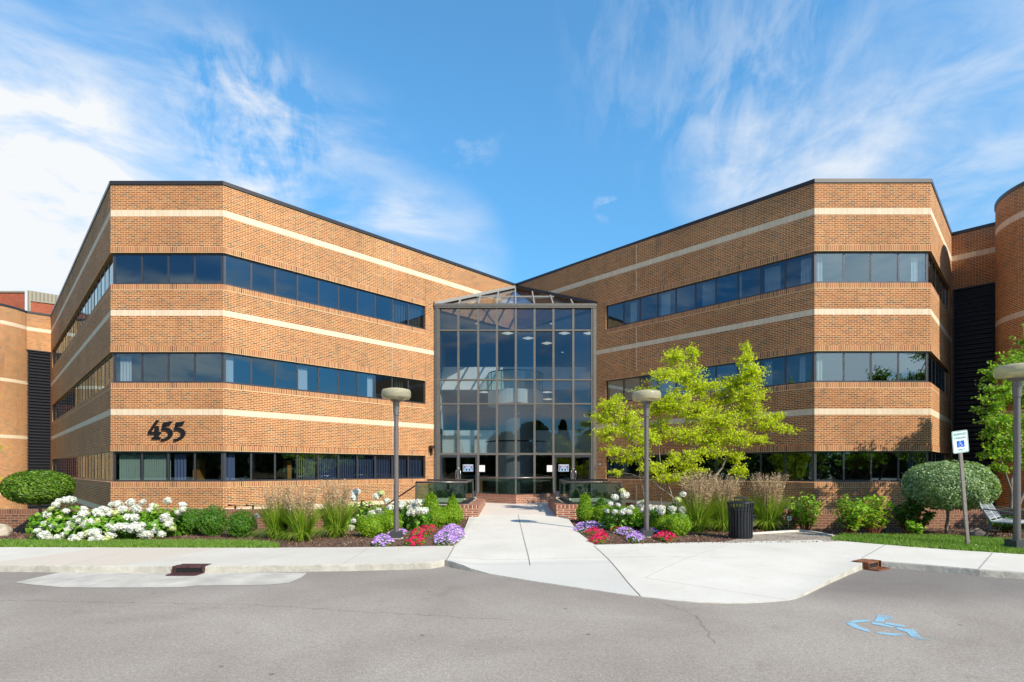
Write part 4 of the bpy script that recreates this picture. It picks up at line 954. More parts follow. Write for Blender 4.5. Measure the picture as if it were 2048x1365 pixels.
for k in range(12):
    t_ = k/12; p = Vector(at(57, 68)).lerp(Vector(at(150, 71)), t_); m_.box((p.x, p.y-.04, (zb_+EYE+(938-581)/F*68)/2), (.1, .12, EYE+(938-581)/F*68-zb_-.1))
m_.build('rooftop_box', M_beige, FB)
c = P(76, 608, 64.1); m_ = MB(); m_.box((c.x, c.y, c.z), (.7, .4, .3)); m_.build('vent', M_white, FB)
# ------------------------------------------------------------ plants
M_bark = simple('grey bark', (0.22, 0.18, 0.14), 0.9, 0, 14, 0.35)
M_redbud = leafmat('yellow green leaf', [(0, (0.36, 0.46, 0.012)), (0.4, (0.56, 0.66, 0.018)), (0.8, (0.72, 0.76, 0.03)), (1, (0.80, 0.76, 0.08))], 0.5, 0.55)
M_maple = leafmat('fresh green leaf', [(0, (0.12, 0.26, 0.02)), (0.5, (0.24, 0.42, 0.03)), (1, (0.42, 0.56, 0.07))], 0.45, 0.5)
M_topd = leafmat('dark glossy leaf', [(0, (0.05, 0.13, 0.01)), (0.5, (0.12, 0.24, 0.015)), (1, (0.26, 0.38, 0.03))], 0.4, 0.35)
M_topl = leafmat('pale variegated leaf', [(0, (0.10, 0.20, 0.04)), (0.5, (0.25, 0.37, 0.14)), (1, (0.52, 0.60, 0.38))], 0.38, 0.3)
M_box = leafmat('boxwood leaf', [(0, (0.04, 0.13, 0.01)), (0.5, (0.09, 0.24, 0.015)), (1, (0.18, 0.34, 0.03))], 0.4, 0.3)
M_boxy = leafmat('bright boxwood leaf', [(0, (0.10, 0.24, 0.008)), (0.5, (0.24, 0.42, 0.015)), (1, (0.42, 0.55, 0.03))], 0.4, 0.35)
M_hyd = leafmat('hydrangea leaf', [(0, (0.06, 0.18, 0.01)), (0.5, (0.16, 0.36, 0.02)), (1, (0.32, 0.52, 0.05))], 0.45, 0.35)
M_shr = leafmat('broad shrub leaf', [(0, (0.12, 0.28, 0.01)), (0.5, (0.27, 0.48, 0.025)), (1, (0.50, 0.66, 0.07))], 0.4, 0.4)
M_shd = leafmat('deep green broad leaf', [(0, (0.03, 0.10, 0.01)), (0.6, (0.07, 0.19, 0.02)), (1, (0.18, 0.34, 0.05))], 0.4, 0.35)
M_whf = leafmat('white flower petal', [(0, (0.70, 0.72, 0.58)), (0.5, (0.84, 0.84, 0.76)), (1, (0.90, 0.89, 0.84))], 0.6, 0.25, (1, 1, .95))
M_lime = leafmat('lime flower petal', [(0, (0.62, 0.68, 0.25)), (1, (0.82, 0.84, 0.5))], 0.6, 0.25, (1, 1, .8))
M_redf = leafmat('crimson petal', [(0, (0.45, 0.005, 0.04)), (1, (0.80, 0.02, 0.12))], 0.55, 0.2, (1, .8, .8))
M_pur = leafmat('violet petal', [(0, (0.36, 0.16, 0.52)), (0.6, (0.55, 0.30, 0.72)), (1, (0.82, 0.66, 0.86))], 0.55, 0.2, (1, .9, 1))
M_blade = leafmat('ornamental grass blade', [(0, (0.09, 0.20, 0.01)), (0.5, (0.23, 0.40, 0.02)), (0.85, (0.42, 0.54, 0.06)), (1, (0.65, 0.58, 0.18))], 0.5, 0.35)
M_plume = leafmat('tan plume', [(0, (0.36, 0.24, 0.13)), (0.5, (0.55, 0.40, 0.24)), (1, (0.72, 0.56, 0.36))], 0.8, 0.3, (1, 1, .8))
M_stem = simple('green stem', (0.12, 0.18, 0.04), 0.7)
M_rstem = simple('reddish stem', (0.25, 0.08, 0.04), 0.7)
def ball_pts(n, rx, ry, rz, rng, fill=0.35, zc=0.0, bump=0.12):
    u = unit(rng.normal(size=(n, 3))); rad = (1-fill*rng.random(n)**1.6)
    rad *= 1+bump*(np.sin(u[:, 0]*5+1)*np.cos(u[:, 1]*6+2)+0.6*np.sin(u[:, 2]*7+u[:, 0]*4))
    p = u*rad[:, None]*np.array([rx, ry, rz]); p[:, 2] += zc
    return p, u
def core(rx, ry, rz, zc, sub=3, seed=0):
    bm = bmesh.new(); bmesh.ops.create_icosphere(bm, subdivisions=sub, radius=1)
    V = np.array([v.co[:] for v in bm.verts])*np.array([rx, ry, rz]); V[:, 2] += zc
    Fc = np.array([[v.index for v in f.verts] for f in bm.faces]); bm.free(); return V, Fc
def branchtree(T, stems, m, n=6, name='trunk'):
    mb = MB()
    for pts, rad in stems: mb.tube(pts, rad, n)
    return mb.build(name, m, T, smooth=True)
def wig(a, b, k, amp, rr):
    a, b = Vector(a), Vector(b); o = []
    for i in range(k+1):
        t_ = i/k; p = a.lerp(b, t_)
        if 0 < i < k: p += Vector((rr.gauss(0, amp), rr.gauss(0, amp), rr.gauss(0, amp*.6)))
        o.append(p)
    return o
def sprayTree(name, label, cat, base, blobs, stems, leafm, size, per, seed, group=None, flat=0.5, dens=1.0):
    """blobs: world (center, rx, ry, rz); every blob gets a bough from the nearest stem and a fan of leafy twigs"""
    rr = random.Random(seed); rg = np.random.default_rng(seed)
    T = thing(name, label, cat, base, world=True, group=group)
    tubes = []; nodes = []
    for pts, r0, r1 in stems:
        P_ = []; 
        for i in range(len(pts)-1): P_ += wig(pts[i], pts[i+1], 3, .05, rr)[(1 if i else 0):]
        rad = [r0+(r1-r0)*i/(len(P_)-1) for i in range(len(P_))]; tubes.append((P_, rad)); nodes += list(zip(P_, rad))
    LP = []; LN = []
    for c, rx, ry, rz in blobs:
        c = Vector(c); cand = [(q_, r_) for q_, r_ in nodes if q_.z < c.z+.15] or nodes
        q_, r_ = min(cand, key=lambda t_: (t_[0]-c).length+0.35*max(0, t_[0].z-c.z))
        pts = wig(q_, c, 4, (c-q_).length*.05, rr); r1 = min(r_*.7, .022); tubes.append((pts, [r1*(1-.6*i/4) for i in range(5)]))
        k = int(per*dens*(rx*rz)/(0.5*0.3))
        nt = max(5, k//16)
        for _ in range(nt):
            u = Vector((rr.gauss(0, 1), rr.gauss(0, 1), rr.gauss(0, 1))).normalized(); s = rr.random()**.45
            e = c+Vector((u.x*rx*s, u.y*ry*s, u.z*rz*s)); st = pts[rr.randint(2, 4)]; tw = wig(st, e, 3, (e-st).length*.07, rr)
            tubes.append((tw, [.007, .005, .004, .002]))
            L = max(.15, (e-st).length)
            for i in range(max(5, k//nt)):
                f = 0.45+0.62*rr.random(); p = st.lerp(e, f)+Vector((rr.gauss(0, .05), rr.gauss(0, .05), rr.gauss(0, .03)-.02)); LP.append(p[:])
    branchtree(T, [(a, b) for a, b in tubes], M_bark, 5)
    LP = np.array(LP); V, Fc = leaf_arrays(LP, size, rg, 0.85, flat*1.6, None, 0.2, 0.3); arrmesh('crown', V, Fc, leafm, T)
    return T
# redbud right of the walkway
rr = random.Random(5)
RB = []
for (x, y, rx, ry, Y) in [(1350,712,32,20,16.2),(1385,705,20,22,16.5),(1372,745,42,24,16.2),(1335,752,50,18,15.8),(1400,775,60,25,16.6),(1492,694,13,14,16.4),(1492,722,24,22,16.4),(1500,752,42,24,16.2),(1515,738,22,16,16.0),(1470,768,40,26,16.8),
      (1495,790,45,26,16.0),(1225,806,40,18,15.2),(1200,832,26,18,15.3),(1250,836,50,24,15.4),(1215,866,36,20,15.2),(1270,868,45,22,15.8),(1225,900,32,14,15.5),(1315,812,48,26,16.2),(1355,800,50,28,15.7),(1395,822,55,30,16.4),(1440,838,55,30,16.0),(1440,800,35,20,17),
      (1495,828,48,28,16.6),(1535,846,38,16,16.2),(1575,860,26,9,16.0),(1555,830,18,10,16.3),(1320,856,45,26,16.4),(1375,868,50,24,15.8),(1430,876,48,24,16.2),(1480,874,42,24,15.8),(1520,880,30,12,16),(1275,905,34,18,15.3),(1310,935,42,18,15.3),(1365,915,45,20,15.6),
      (1420,902,45,16,15.8),(1378,940,40,15,15.6),(1340,955,40,14,15.3),(1475,912,26,16,15.9),(1478,940,22,20,15.7),(1235,945,26,8,15.3),(1212,812,20,12,15.6),(1290,778,30,10,16.0),(1300,880,30,20,15.2),(1250,920,30,10,15.6)]:
    Y = 17.3+(Y-15.9)*.8; c = P(x, y, Y); RB.append((c, rx/F*Y*1.04, rx/F*Y*.9, ry/F*Y*1.05))
def PP(*a): return [P(*q) for q in a]
def PQ(*a): return [P(q[0], q[1] if q[1] < 1044 else 1122, 17.3+(q[2]-15.9)*.8) for q in a]
RBS = [(PQ((1405,1050,15.9),(1432,950,15.9),(1470,900,16),(1482,820,16.2),(1490,730,16.4)), .045, .010), (PQ((1398,1050,15.8),(1385,960,16),(1390,880,16.2),(1395,800,16.3),(1380,730,16.3)), .045, .010),
       (PQ((1380,1050,15.6),(1340,980,15.5),(1300,920,15.4),(1245,860,15.3)), .035, .008), (PQ((1412,1050,16),(1450,960,16.1),(1500,890,16.2),(1560,862,16.1)), .032, .007),
       (PQ((1372,1050,15.6),(1352,1000,15.4),(1300,960,15.3),(1235,945,15.3)), .03, .008), (PQ((1330,1050,15.6),(1322,990,15.6),(1318,900,15.9),(1320,820,16.1)), .032, .007), (PQ((1290,1045,15.5),(1286,980,15.5),(1270,900,15.5)), .025, .006)]
sprayTree('redbud_tree', 'many stemmed tree with bright yellow green leaves in front of the right wing', 'tree', (6.2, 17.3, -1.3), RB, RBS, M_redbud, .062, 640, 11, flat=.22)
# green tree at the right edge, leafy twigs at the left edge
MB_ = []
for (x, y, rx, ry, Y) in [(2025,718,40,16,15.6),(2000,742,50,18,15.4),(2060,720,50,30,16),(2010,775,48,20,15.3),(1985,800,34,14,15.2),(2040,790,50,30,15.8),(1975,822,30,10,15.4),(2000,840,46,20,15.2),(2045,850,50,30,15.8),(1978,868,30,12,15.4),(2015,880,44,22,15.3),(1990,905,34,14,15.2),(2040,915,46,26,15.8),(1992,935,26,10,15.4),
      (2090,760,55,45,16),(2100,840,55,45,16),(2090,910,50,30,15.7),(2140,780,50,50,16.5),(2150,870,50,50,16.3),(2070,680,40,30,16.2),(2120,700,45,40,16.5)]:
    c = P(x, y, Y); MB_.append((c, rx/F*Y*1.1, rx/F*Y*.85, ry/F*Y*1.15))
for c in ((18.9, 15.3, 5.9), (18.6, 15.4, 6.9), (19.2, 15.2, 7.6), (18.3, 15.5, 5.2), (19.4, 15.5, 6.5), (18.0, 15.5, 4.4)): MB_.append((Vector(c), .75, .6, .45))
sprayTree('small_tree', 'fresh green leafy tree beside the right lamp post and the round tower', 'tree', (14.9, 15.8, -1.3), MB_,
          [([Vector((15.1, 15.9, -1.32)), Vector((17.0, 15.7, 3.0)), Vector((18.8, 15.4, 7.0))], .06, .015), ([Vector((14.85, 15.9, -1.32))]+PP((2018,1040,15.9),(2022,960,15.8),(2050,880,15.8),(2070,760,16)), .07, .02), ([Vector((14.95, 15.85, -1.32))]+PP((2030,1040,15.9),(2060,940,16),(2110,850,16.2),(2150,780,16.4)), .06, .015), (PP((2022,1000,15.9),(2005,930,15.5),(1995,850,15.3),(2010,760,15.4)), .035, .01)], M_maple, .082, 420, 12, flat=.25)
TW = [(P(-25, 890, 13), .35, .35, .25), (P(-12, 780, 13), .2, .25, .1), (P(-10, 952, 13), .22, .25, .1), (P(-60, 830, 13), .6, .6, .5), (P(-80, 900, 13.4), .6, .6, .5), (P(-90, 760, 13.4), .6, .6, .4), (P(-8, 893, 13), .2, .2, .06)]
sprayTree('redbud_tree', 'yellow green twigs of a tree reaching in at the left edge', 'tree', (-14.4, 13.3, .09), TW, [(PP((-150,1060,13.3),(-120,950,13.3),(-80,850,13.2),(-70,770,13.3)), .05, .01)], M_redbud, .08, 220, 14)
sprayTree('small_tree', 'fresh green tree standing outside the right edge whose shade falls on the low wall', 'tree', (16.4, 11.4, .09), [(Vector(c), .85, .85, .4) for c in ((15.6, 11.2, 3.5), (16.6, 11.0, 3.9), (16.2, 12.0, 4.3), (17.3, 11.6, 3.6), (15.2, 11.9, 3.0), (16.4, 10.6, 3.1))],
          [([Vector((16.4, 11.4, .06)), Vector((16.3, 11.4, 2.0)), Vector((16.4, 11.4, 4.2))], .07, .02)], M_maple, .10, 200, 15, flat=.3)
# umbrella-clipped standard trees
def topiary(label, base, cz, rx, rz, leafm, leaf, n, seed, dome):
    rg = np.random.default_rng(seed); T = thing('clipped_tree', label, 'tree', base)
    u = unit(rg.normal(size=(n, 3))); u[:, 2] = np.where(u[:, 2] < 0, u[:, 2]*dome, u[:, 2])
    ang = np.arctan2(u[:, 1], u[:, 0]); rad = (1-.22*rg.random(n)**2)*(1+.05*np.sin(ang*3+seed)+.04*np.sin(ang*7+u[:, 2]*5))
    hh_ = np.hypot(u[:, 0], u[:, 1]); se = (hh_**3+np.abs(u[:, 2])**3+1e-9)**(-1/3)
    p = u*(rad*(.35+.65*se))[:, None]*np.array([rx, rx*.92, rz]); p[:, 2] += cz
    V, Fc = leaf_arrays(p, leaf, rg, .6, .35, unit(u*np.array([1, 1, 1.6])), .25)
    Vc, Fcc = core(rx*.80, rx*.74, rz*.72, cz+rz*.08, 3)
    Vj, Fj, mi = joinarr([(V, Fc), (Vc, Fcc)]); arrmesh('crown', Vj, Fj, leafm, T)
    rr_ = random.Random(seed); zt = cz-.2
    st = [(wig((0, 0, -.03), (.02, 0, zt), 5, .02, rr_), [.042, .036, .034, .032, .034, .038])]
    for k in range(9):
        a = k*.7; st.append((wig((.02, 0, zt-.08), (rx*.6*math.cos(a), rx*.6*math.sin(a), cz), 3, .03, rr_), [.02, .016, .012, .008]))
    branchtree(T, st, M_bark, 7); return T
c = P(79, 1066, 13.0); topiary('low dark green umbrella shaped tree above the white flowers at the left', (c.x, 13.0, .09), 1.71+(938-978)/F*13-.09, .70, .43, M_topd, .052, 15000, 4, .55)
c = P(1894, 1066, 13.05); topiary('pale green dome clipped tree behind the leaning parking sign', (c.x, 13.05, .09), 1.71+(938-975)/F*13.05-.09, .95, .62, M_topl, .06, 17000, 9, .62)
# clipped boxwood
def shrub(name, label, cat, loc, rx, ry, rz, m, leaf, n, seed, group=None, cone=0.0, up=.3):
    rg = np.random.default_rng(seed); T = thing(name, label, cat, loc, group=group)
    p, u = ball_pts(n, rx, ry, rz, rg, .3, rz*.92, .09)
    if cone:
        t_ = np.clip(p[:, 2]/(2*rz), 0, 1); k = (1-cone*t_**1.1); p[:, 0] *= k; p[:, 1] *= k
    k_ = rg.random(n) < .07; p[k_] += u[k_]*rg.uniform(.02, .09, (k_.sum(), 1))+np.array([0, 0, .02]); p[:, 2] = np.maximum(p[:, 2], .02)
    V, Fc = leaf_arrays(p, leaf, rg, .55, up, u*.7, .25)
    Vc, Fcc = core(rx*.74*(1-cone*.45), ry*.74*(1-cone*.45), rz*.78, rz*.86, 2)
    Vj, Fj, mi = joinarr([(V, Fc), (Vc, Fcc)]); arrmesh('foliage', Vj, Fj, m, T)
    st = MB(); rr_ = random.Random(seed)
    for k in range(5): st.tube(wig((rr_.gauss(0, .03), rr_.gauss(0, .03), -.02), (rx*.4*math.cos(k*1.3), ry*.4*math.sin(k*1.3), rz*.9), 3, .01, rr_), [.012, .01, .008, .005], 5)
    st.build('stems', M_bark, T); return T
for k, (x, y0, rx, ry_, lab) in enumerate([(382, 1068, 31, 27, 'round clipped boxwood next to the white hydrangeas, leftmost of three'), (425, 1071, 27, 31, 'round clipped boxwood with the tallest top, middle one of three'), (483, 1074, 28, 28, 'round clipped boxwood beside the small garden light, rightmost of three')]):
    c = G(x, y0, .1); shrub('boxwood_shrub', lab, 'shrub', (c.x, c.y, .09), rx/F*c.y, rx/F*c.y, ry_/F*c.y, M_box, .034, 5200, 20+k, 'round boxwoods left of the grasses')
LOW = [(737,1076,26,24,'L',1),(772,1068,24,24,'L',1),(805,1060,24,24,'L',0),(836,1058,23,24,'L',0),(868,1056,22,22,'L',1),(901,1052,21,22,'L',1),
       (1186,1048,22,17,'R',1),(1213,1050,20,20,'R',1),(1240,1053,22,21,'R',0),(1270,1056,22,22,'R',1),(1303,1060,24,23,'R',1),(1332,1066,24,22,'R',1),(1362,1073,24,24,'R',1)]
nth = {}
ORD = ['first', 'second', 'third', 'fourth', 'fifth', 'sixth', 'seventh']
for k, (x, y0, rx, ry_, sd, yel) in enumerate(LOW):
    c = G(x, y0, .1); i = nth.get(sd, 0); nth[sd] = i+1
    lab = ORD[i]+' mound from the left in the low bright green hedge '+('left' if sd == 'L' else 'right')+' of the walkway'
    shrub('boxwood_shrub', lab, 'shrub', (c.x, c.y+.25, .09), rx/F*c.y*1.12, rx/F*c.y, ry_/F*c.y, M_boxy if yel else M_box, .038, 4200, 40+k, 'low hedge mounds '+('left' if sd == 'L' else 'right')+' of the walkway', 0, .6)
for k, (x, y0, w_, h_, m_, lab) in enumerate([(862, 1034, 21, 48, M_boxy, 'tall bright green evergreen shrub by the left glass balustrade'), (905, 1036, 17, 42, M_boxy, 'pointed evergreen with browning tips at the end of the left side wall'),
      (1170, 1040, 19, 52, M_boxy, 'yellow green cone shaped evergreen at the right side wall'), (1202, 1042, 19, 44, M_box, 'darker green upright evergreen next to the cone shaped one')]):
    Y = [16.4, 16.3, 16.1, 15.9][k]; c = P(x, y0, Y); shrub('evergreen_shrub', lab, 'shrub', (c.x, Y, .09), w_/F*Y*1.15, w_/F*Y, (EYE+(938-(y0-h_-3))/F*Y-.09)/2, m_, .042, 5200, 60+k, 'upright evergreens by the doors', .62, .8)
# hydrangeas
def flower_head(r_, seed, m, name='flower_head'):
    rg = np.random.default_rng(seed); n = 190; u = unit(rg.normal(size=(n, 3))); rad = r_*(.80+.16*rg.random(n)+.10*np.sin(u[:, 0]*6+seed)*np.cos(u[:, 1]*5+u[:, 2]*4)); p = u*rad[:, None]*np.array([1, 1, .82])
    V, Fc = leaf_arrays(p, r_*.40, rg, .95, 0, u*1.1, .35); Vc, Fcc = core(r_*.70, r_*.70, r_*.58, 0, 2); Vj, Fj, mi = joinarr([(V, Fc), (Vc, Fcc)])
    return arrmesh(name, Vj, Fj, m)
FH = [flower_head(.100, 80, M_whf), flower_head(.100, 81, M_whf), flower_head(.09, 82, M_lime)]
def hydrangea(label, loc, rx, ry, rz, n, heads, seed, group):
    rg = np.random.default_rng(seed); rr_ = random.Random(seed); T = thing('hydrangea_shrub', label, 'shrub', loc, group=group)
    p, u = ball_pts(n, rx, ry, rz, rg, .5, rz*.75, .12); p[:, 2] = np.maximum(p[:, 2], .04)
    V, Fc = leaf_arrays(p, .125, rg, .75, .7, u, .18, .3); arrmesh('foliage', V, Fc, M_hyd, T)
    st = MB()
    for (hx, hy, hz, s, kind) in heads: st.tube([(hx*.3, hy*.3, 0), (hx*.7, hy*.7, hz*.6), (hx, hy, hz-.05)], [.01, .008, .006], 5)
    st.build('stems', M_stem, T)
    for (hx, hy, hz, s, kind) in heads:
        o = FH[kind].copy(); COL.objects.link(o); o.parent = T; o.location = (hx, hy, hz); o.scale = (s, s, s*rr_.uniform(.85, 1.05)); o.rotation_euler = (rr_.gauss(0, .3), rr_.gauss(0, .3), rr_.uniform(0, 6))
    return T
HB = [(125, 1078, 52, 12.4), (198, 1082, 46, 12.2), (262, 1080, 44, 12.3), (322, 1074, 42, 12.7)]
HP = [[(75,1062),(95,1030),(112,1010),(88,1070),(120,1036),(132,1022),(118,1002),(141,1000),(108,1052),(116,1075),(129,1070),(152,1036),(145,1050),(102,1018),(135,1060),(132,1000),(88,1051),(97,1075)],
      [(168,1018),(160,1042),(172,1048),(182,1044),(195,1042),(165,1070),(150,1078),(192,1066),(205,1030),(220,1026),(212,1020),(198,1025),(186,1066),(177,1068),(187,1082),(200,1076),(168,1028),(205,1018)],
      [(236,1008),(262,1005),(272,1018),(246,1020),(232,1026),(256,1036),(238,1054),(266,1054),(268,1036),(230,1056),(218,1052),(252,1055),(222,1070),(213,1085),(205,1083),(262,1062),(285,1068),(280,1060),(272,1052),(285,1050),(226,1010)],
      [(335,1002),(357,1025),(365,1010),(366,1018),(312,1013),(304,1012),(285,1005),(336,1041),(337,1048),(305,1052),(310,1062),(324,1068),(296,1070),(345,1058),(330,1036),(300,1020)]]
for k in range(4):
    x0, y0, rx, Y = HB[k]; c = P(x0, y0, Y); c.z = .09; rr_ = random.Random(90+k); heads = []
    for i, (x, y) in enumerate(HP[k]):
        yy = Y-.66+rr_.uniform(-.10, .12)+(1078-y)/70*.55; h = P(x, y, yy); heads.append((h.x-c.x, h.y-c.y, max(.07, h.z-.09), rr_.uniform(.7, 1.2), 2 if i % 9 == 4 else i % 2))
    hydrangea(['white mophead hydrangea under the umbrella shaped tree, leftmost of the big white group', 'white mophead hydrangea, second from the left in the big white group', 'white mophead hydrangea, third from the left in the big white group', 'white mophead hydrangea next to the round boxwoods, last of the big white group'][k],
              tuple(c), rx/F*Y*1.05, .52, [.42, .38, .36, .38][k], 800, heads, 90+k, 'white hydrangeas left of the boxwoods')
for lab, x0, Y, rx, rz, pts, sd in (('tall white hydrangea behind the left lamp post', 722, 14.2, 40, .42, [(707,990),(712,985),(684,1003),(708,1042),(702,1059),(745,1028),(758,1020),(764,1030),(735,1036),(708,997)], 101),
        ('white hydrangea touching the left lamp post and the glass balustrade', 800, 14.0, 52, .42, [(762,987),(754,992),(774,1001),(781,1016),(800,1013),(805,1008),(826,1007),(833,1015),(840,1022),(850,1021),(820,1026),(828,1026),(836,1005),(822,1017),(764,985)], 102),
        ('white and lime hydrangea left of the right lamp post', 1238, 14.1, 38, .36, [(1245,983),(1230,995),(1221,1008),(1236,1010),(1250,991),(1214,1022),(1229,1024),(1252,1020),(1263,1015),(1245,1024),(1258,1024)], 103),
        ('white hydrangea between the right lamp post and the tall grass', 1330, 13.9, 56, .38, [(1282,1010),(1284,1020),(1300,1016),(1312,1015),(1322,1018),(1323,1025),(1345,1018),(1347,1030),(1366,989),(1365,1020),(1365,1033),(1288,1004),(1356,1000)], 104)):
    c = P(x0, 1060, Y); c.z = .09; rr_ = random.Random(sd); heads = []
    for i, (x, y) in enumerate(pts):
        h = P(x, y, Y-.45+rr_.uniform(-.12, .12)); heads.append((h.x-c.x, h.y-c.y, max(.1, h.z-.09), rr_.uniform(.65, 1.25), 2 if (x, y) in ((762,987),(764,985),(1245,983),(1288,1004),(1356,1000)) else i % 2))
    hydrangea(lab, tuple(c), rx/F*Y, .45, rz, 560, heads, sd, 'white hydrangeas behind the low hedges')
for o in FH: bpy.data.objects.remove(o)
# ornamental grass
def tuft(label, loc, h, r_, n, npl, seed, group, pl=1.0):
    rg = np.random.default_rng(seed); T = thing('ornamental_grass', label, 'ornamental grass', loc, group=group)
    def strands(n_, hh, lean, wd, droop, z0=0.0):
        a = rg.uniform(0, 6.283, n_); rb = r_*.33*np.sqrt(rg.random(n_)); H = hh*rg.uniform(.6, 1.05, n_); ln = lean*rg.random(n_)**.8*H; Ls = []
        K = 5; pts = []
        for i in range(K+1):
            t_ = i/K; rad = rb*(1+.4*t_)+ln*t_**1.8; z = H*(t_-droop*np.clip(ln/H, 0, 1.2)*t_**3)
            pts.append(np.stack([rad*np.cos(a), rad*np.sin(a), z+z0], 1))
        sd = np.stack([-np.sin(a+.6), np.cos(a+.6), np.zeros(n_)], 1)*wd
        Vs = []; 
        for i in range(K+1):
            w_ = (1-i/K)**.6+.05; Vs += [pts[i]-sd*w_, pts[i]+sd*w_]
        V = np.stack(Vs, 1).reshape(-1, 3); b = np.arange(n_)*(2*(K+1)); Fs = []
        for i in range(K):
            q_ = b+2*i; Fs += [np.stack([q_, q_+1, q_+3, q_+2], 1)]
        return V, np.concatenate(Fs), pts, H
    V1, F1, _, _ = strands(n, h*.74, .55, .0085, .35); V2, F2, _, _ = strands(n//2, h*.45, 1.25, .008, .75)
    V, Fc, mi = joinarr([(V1, F1), (V2, F2)]); arrmesh('blades', V, Fc, M_blade, T)
    V3, F3, pts, H = strands(npl, h, .24, .003, .05)
    tip = pts[-1]; dr = unit(pts[-1]-pts[-2]); LP = []; LD = []
    for i in range(26):
        f = i/26*.34*h*rg.uniform(.85, 1.1, npl); LP.append(tip-dr*f[:, None]+rg.normal(0, .008*pl, (npl, 3)))
    LP = np.concatenate(LP); Vp, Fp = leaf_arrays(LP, .045, rg, .34, 1.0, None, .1)
    Fp4 = np.concatenate([Fp, Fp[:, 2:3]], 1)
    Vj, Fj, mi = joinarr([(V3, F3)]); arrmesh('stalks', Vj, Fj, M_plume, T); arrmesh('plumes', Vp, Fp, M_plume, T)
    return T
for k, (x, y0, yt, rx, lab, npl) in enumerate([(553, 1078, 970, 36, 'tall feathery grass clump next to the small garden light', 95), (602, 1082, 978, 38, 'yellow green feathery grass clump, middle of the left three', 95), (671, 1074, 965, 36, 'tall feathery grass clump touching the left white hydrangea', 90),
        (1395, 1064, 948, 40, 'tan plumed grass clump left of the litter bin, nearer the white hydrangea', 150), (1447, 1062, 955, 42, 'tan plumed grass clump directly behind the litter bin', 150), (1538, 1060, 952, 38, 'tan plumed grass clump between the litter bin and the green shrubs', 170)]):
    c = G(x, y0, .1); h = EYE+(938-yt)/F*c.y-.1; tuft(lab, (c.x, c.y+.05, .09), h*1.03, rx/F*c.y, 900, int(npl*1.6), 120+k, 'feathery grass clumps '+('left' if x < 1000 else 'right')+' of the walkway', 1 if x < 1000 else 1.5)
# leafy upright shrubs on the right
def leafy(label, loc, rx, ry, h, n, m, seed, group, leaf=.10):
    rg = np.random.default_rng(seed); rr_ = random.Random(seed); T = thing('leafy_shrub', label, 'shrub', loc, group=group); st = MB(); LP = []; LU = []
    for k in range(n):
        a = rr_.uniform(0, 6.28); s = math.sqrt(rr_.random()); H = h*(1-.35*s*s)*rr_.uniform(.78, 1.02); e = Vector((rx*s*math.cos(a), ry*s*math.sin(a), H)); pts = wig((e.x*.25, e.y*.25, 0), e, 4, .02, rr_); st.tube(pts, [.009, .008, .007, .005, .003], 4)
        for i in range(22):
            t_ = rr_.uniform(.12, 1.02)**.8; p = Vector((e.x*(.25+.75*t_), e.y*(.25+.75*t_), H*t_)); b = i*2.4; o_ = Vector((math.cos(b), math.sin(b), .35)); q_ = p+o_*.06; LP.append(q_[:]); LU.append((o_.x*.3, o_.y*.3, .9))
    st.build('stems', M_rstem, T); V, Fc = leaf_arrays(np.array(LP), leaf, rg, .55, .3, np.array(LU), .25, .3); arrmesh('foliage', V, Fc, m, T); return T
for k, (x, y0, yt, rx, m_, lab, n_) in enumerate([(1615, 1062, 985, 36, M_shr, 'leafy green shrub right of the last tan grass clump', 42), (1702, 1070, 990, 36, M_shr, 'leafy green shrub in front of the right wing, left one of the joined pair', 46), (1752, 1068, 987, 38, M_shr, 'leafy green shrub in front of the right wing, right one of the joined pair', 46),
       (1828, 1068, 995, 40, M_shd, 'dark large leaved shrub under the pale dome clipped tree', 34)]):
    c = G(x, y0, .1); leafy(lab, (c.x, c.y+.1, .09), rx/F*c.y, rx/F*c.y*.8, EYE+(938-yt)/F*c.y-.1, n_, m_, 140+k, 'leafy shrubs along the right wing', .10 if m_ is M_shr else .14)
c = G(1830, 1072, .1); leafy('small bright green sprout in front of the dark large leaved shrub', (c.x, c.y, .09), .18, .15, .38, 9, M_shr, 150, 'leafy shrubs along the right wing', .10)
c = G(2040, 1068, .1); leafy('dark green low plant under the white bench', (c.x, c.y+.3, .09), .5, .3, .42, 26, M_shd, 151, 'leafy shrubs along the right wing', .13)
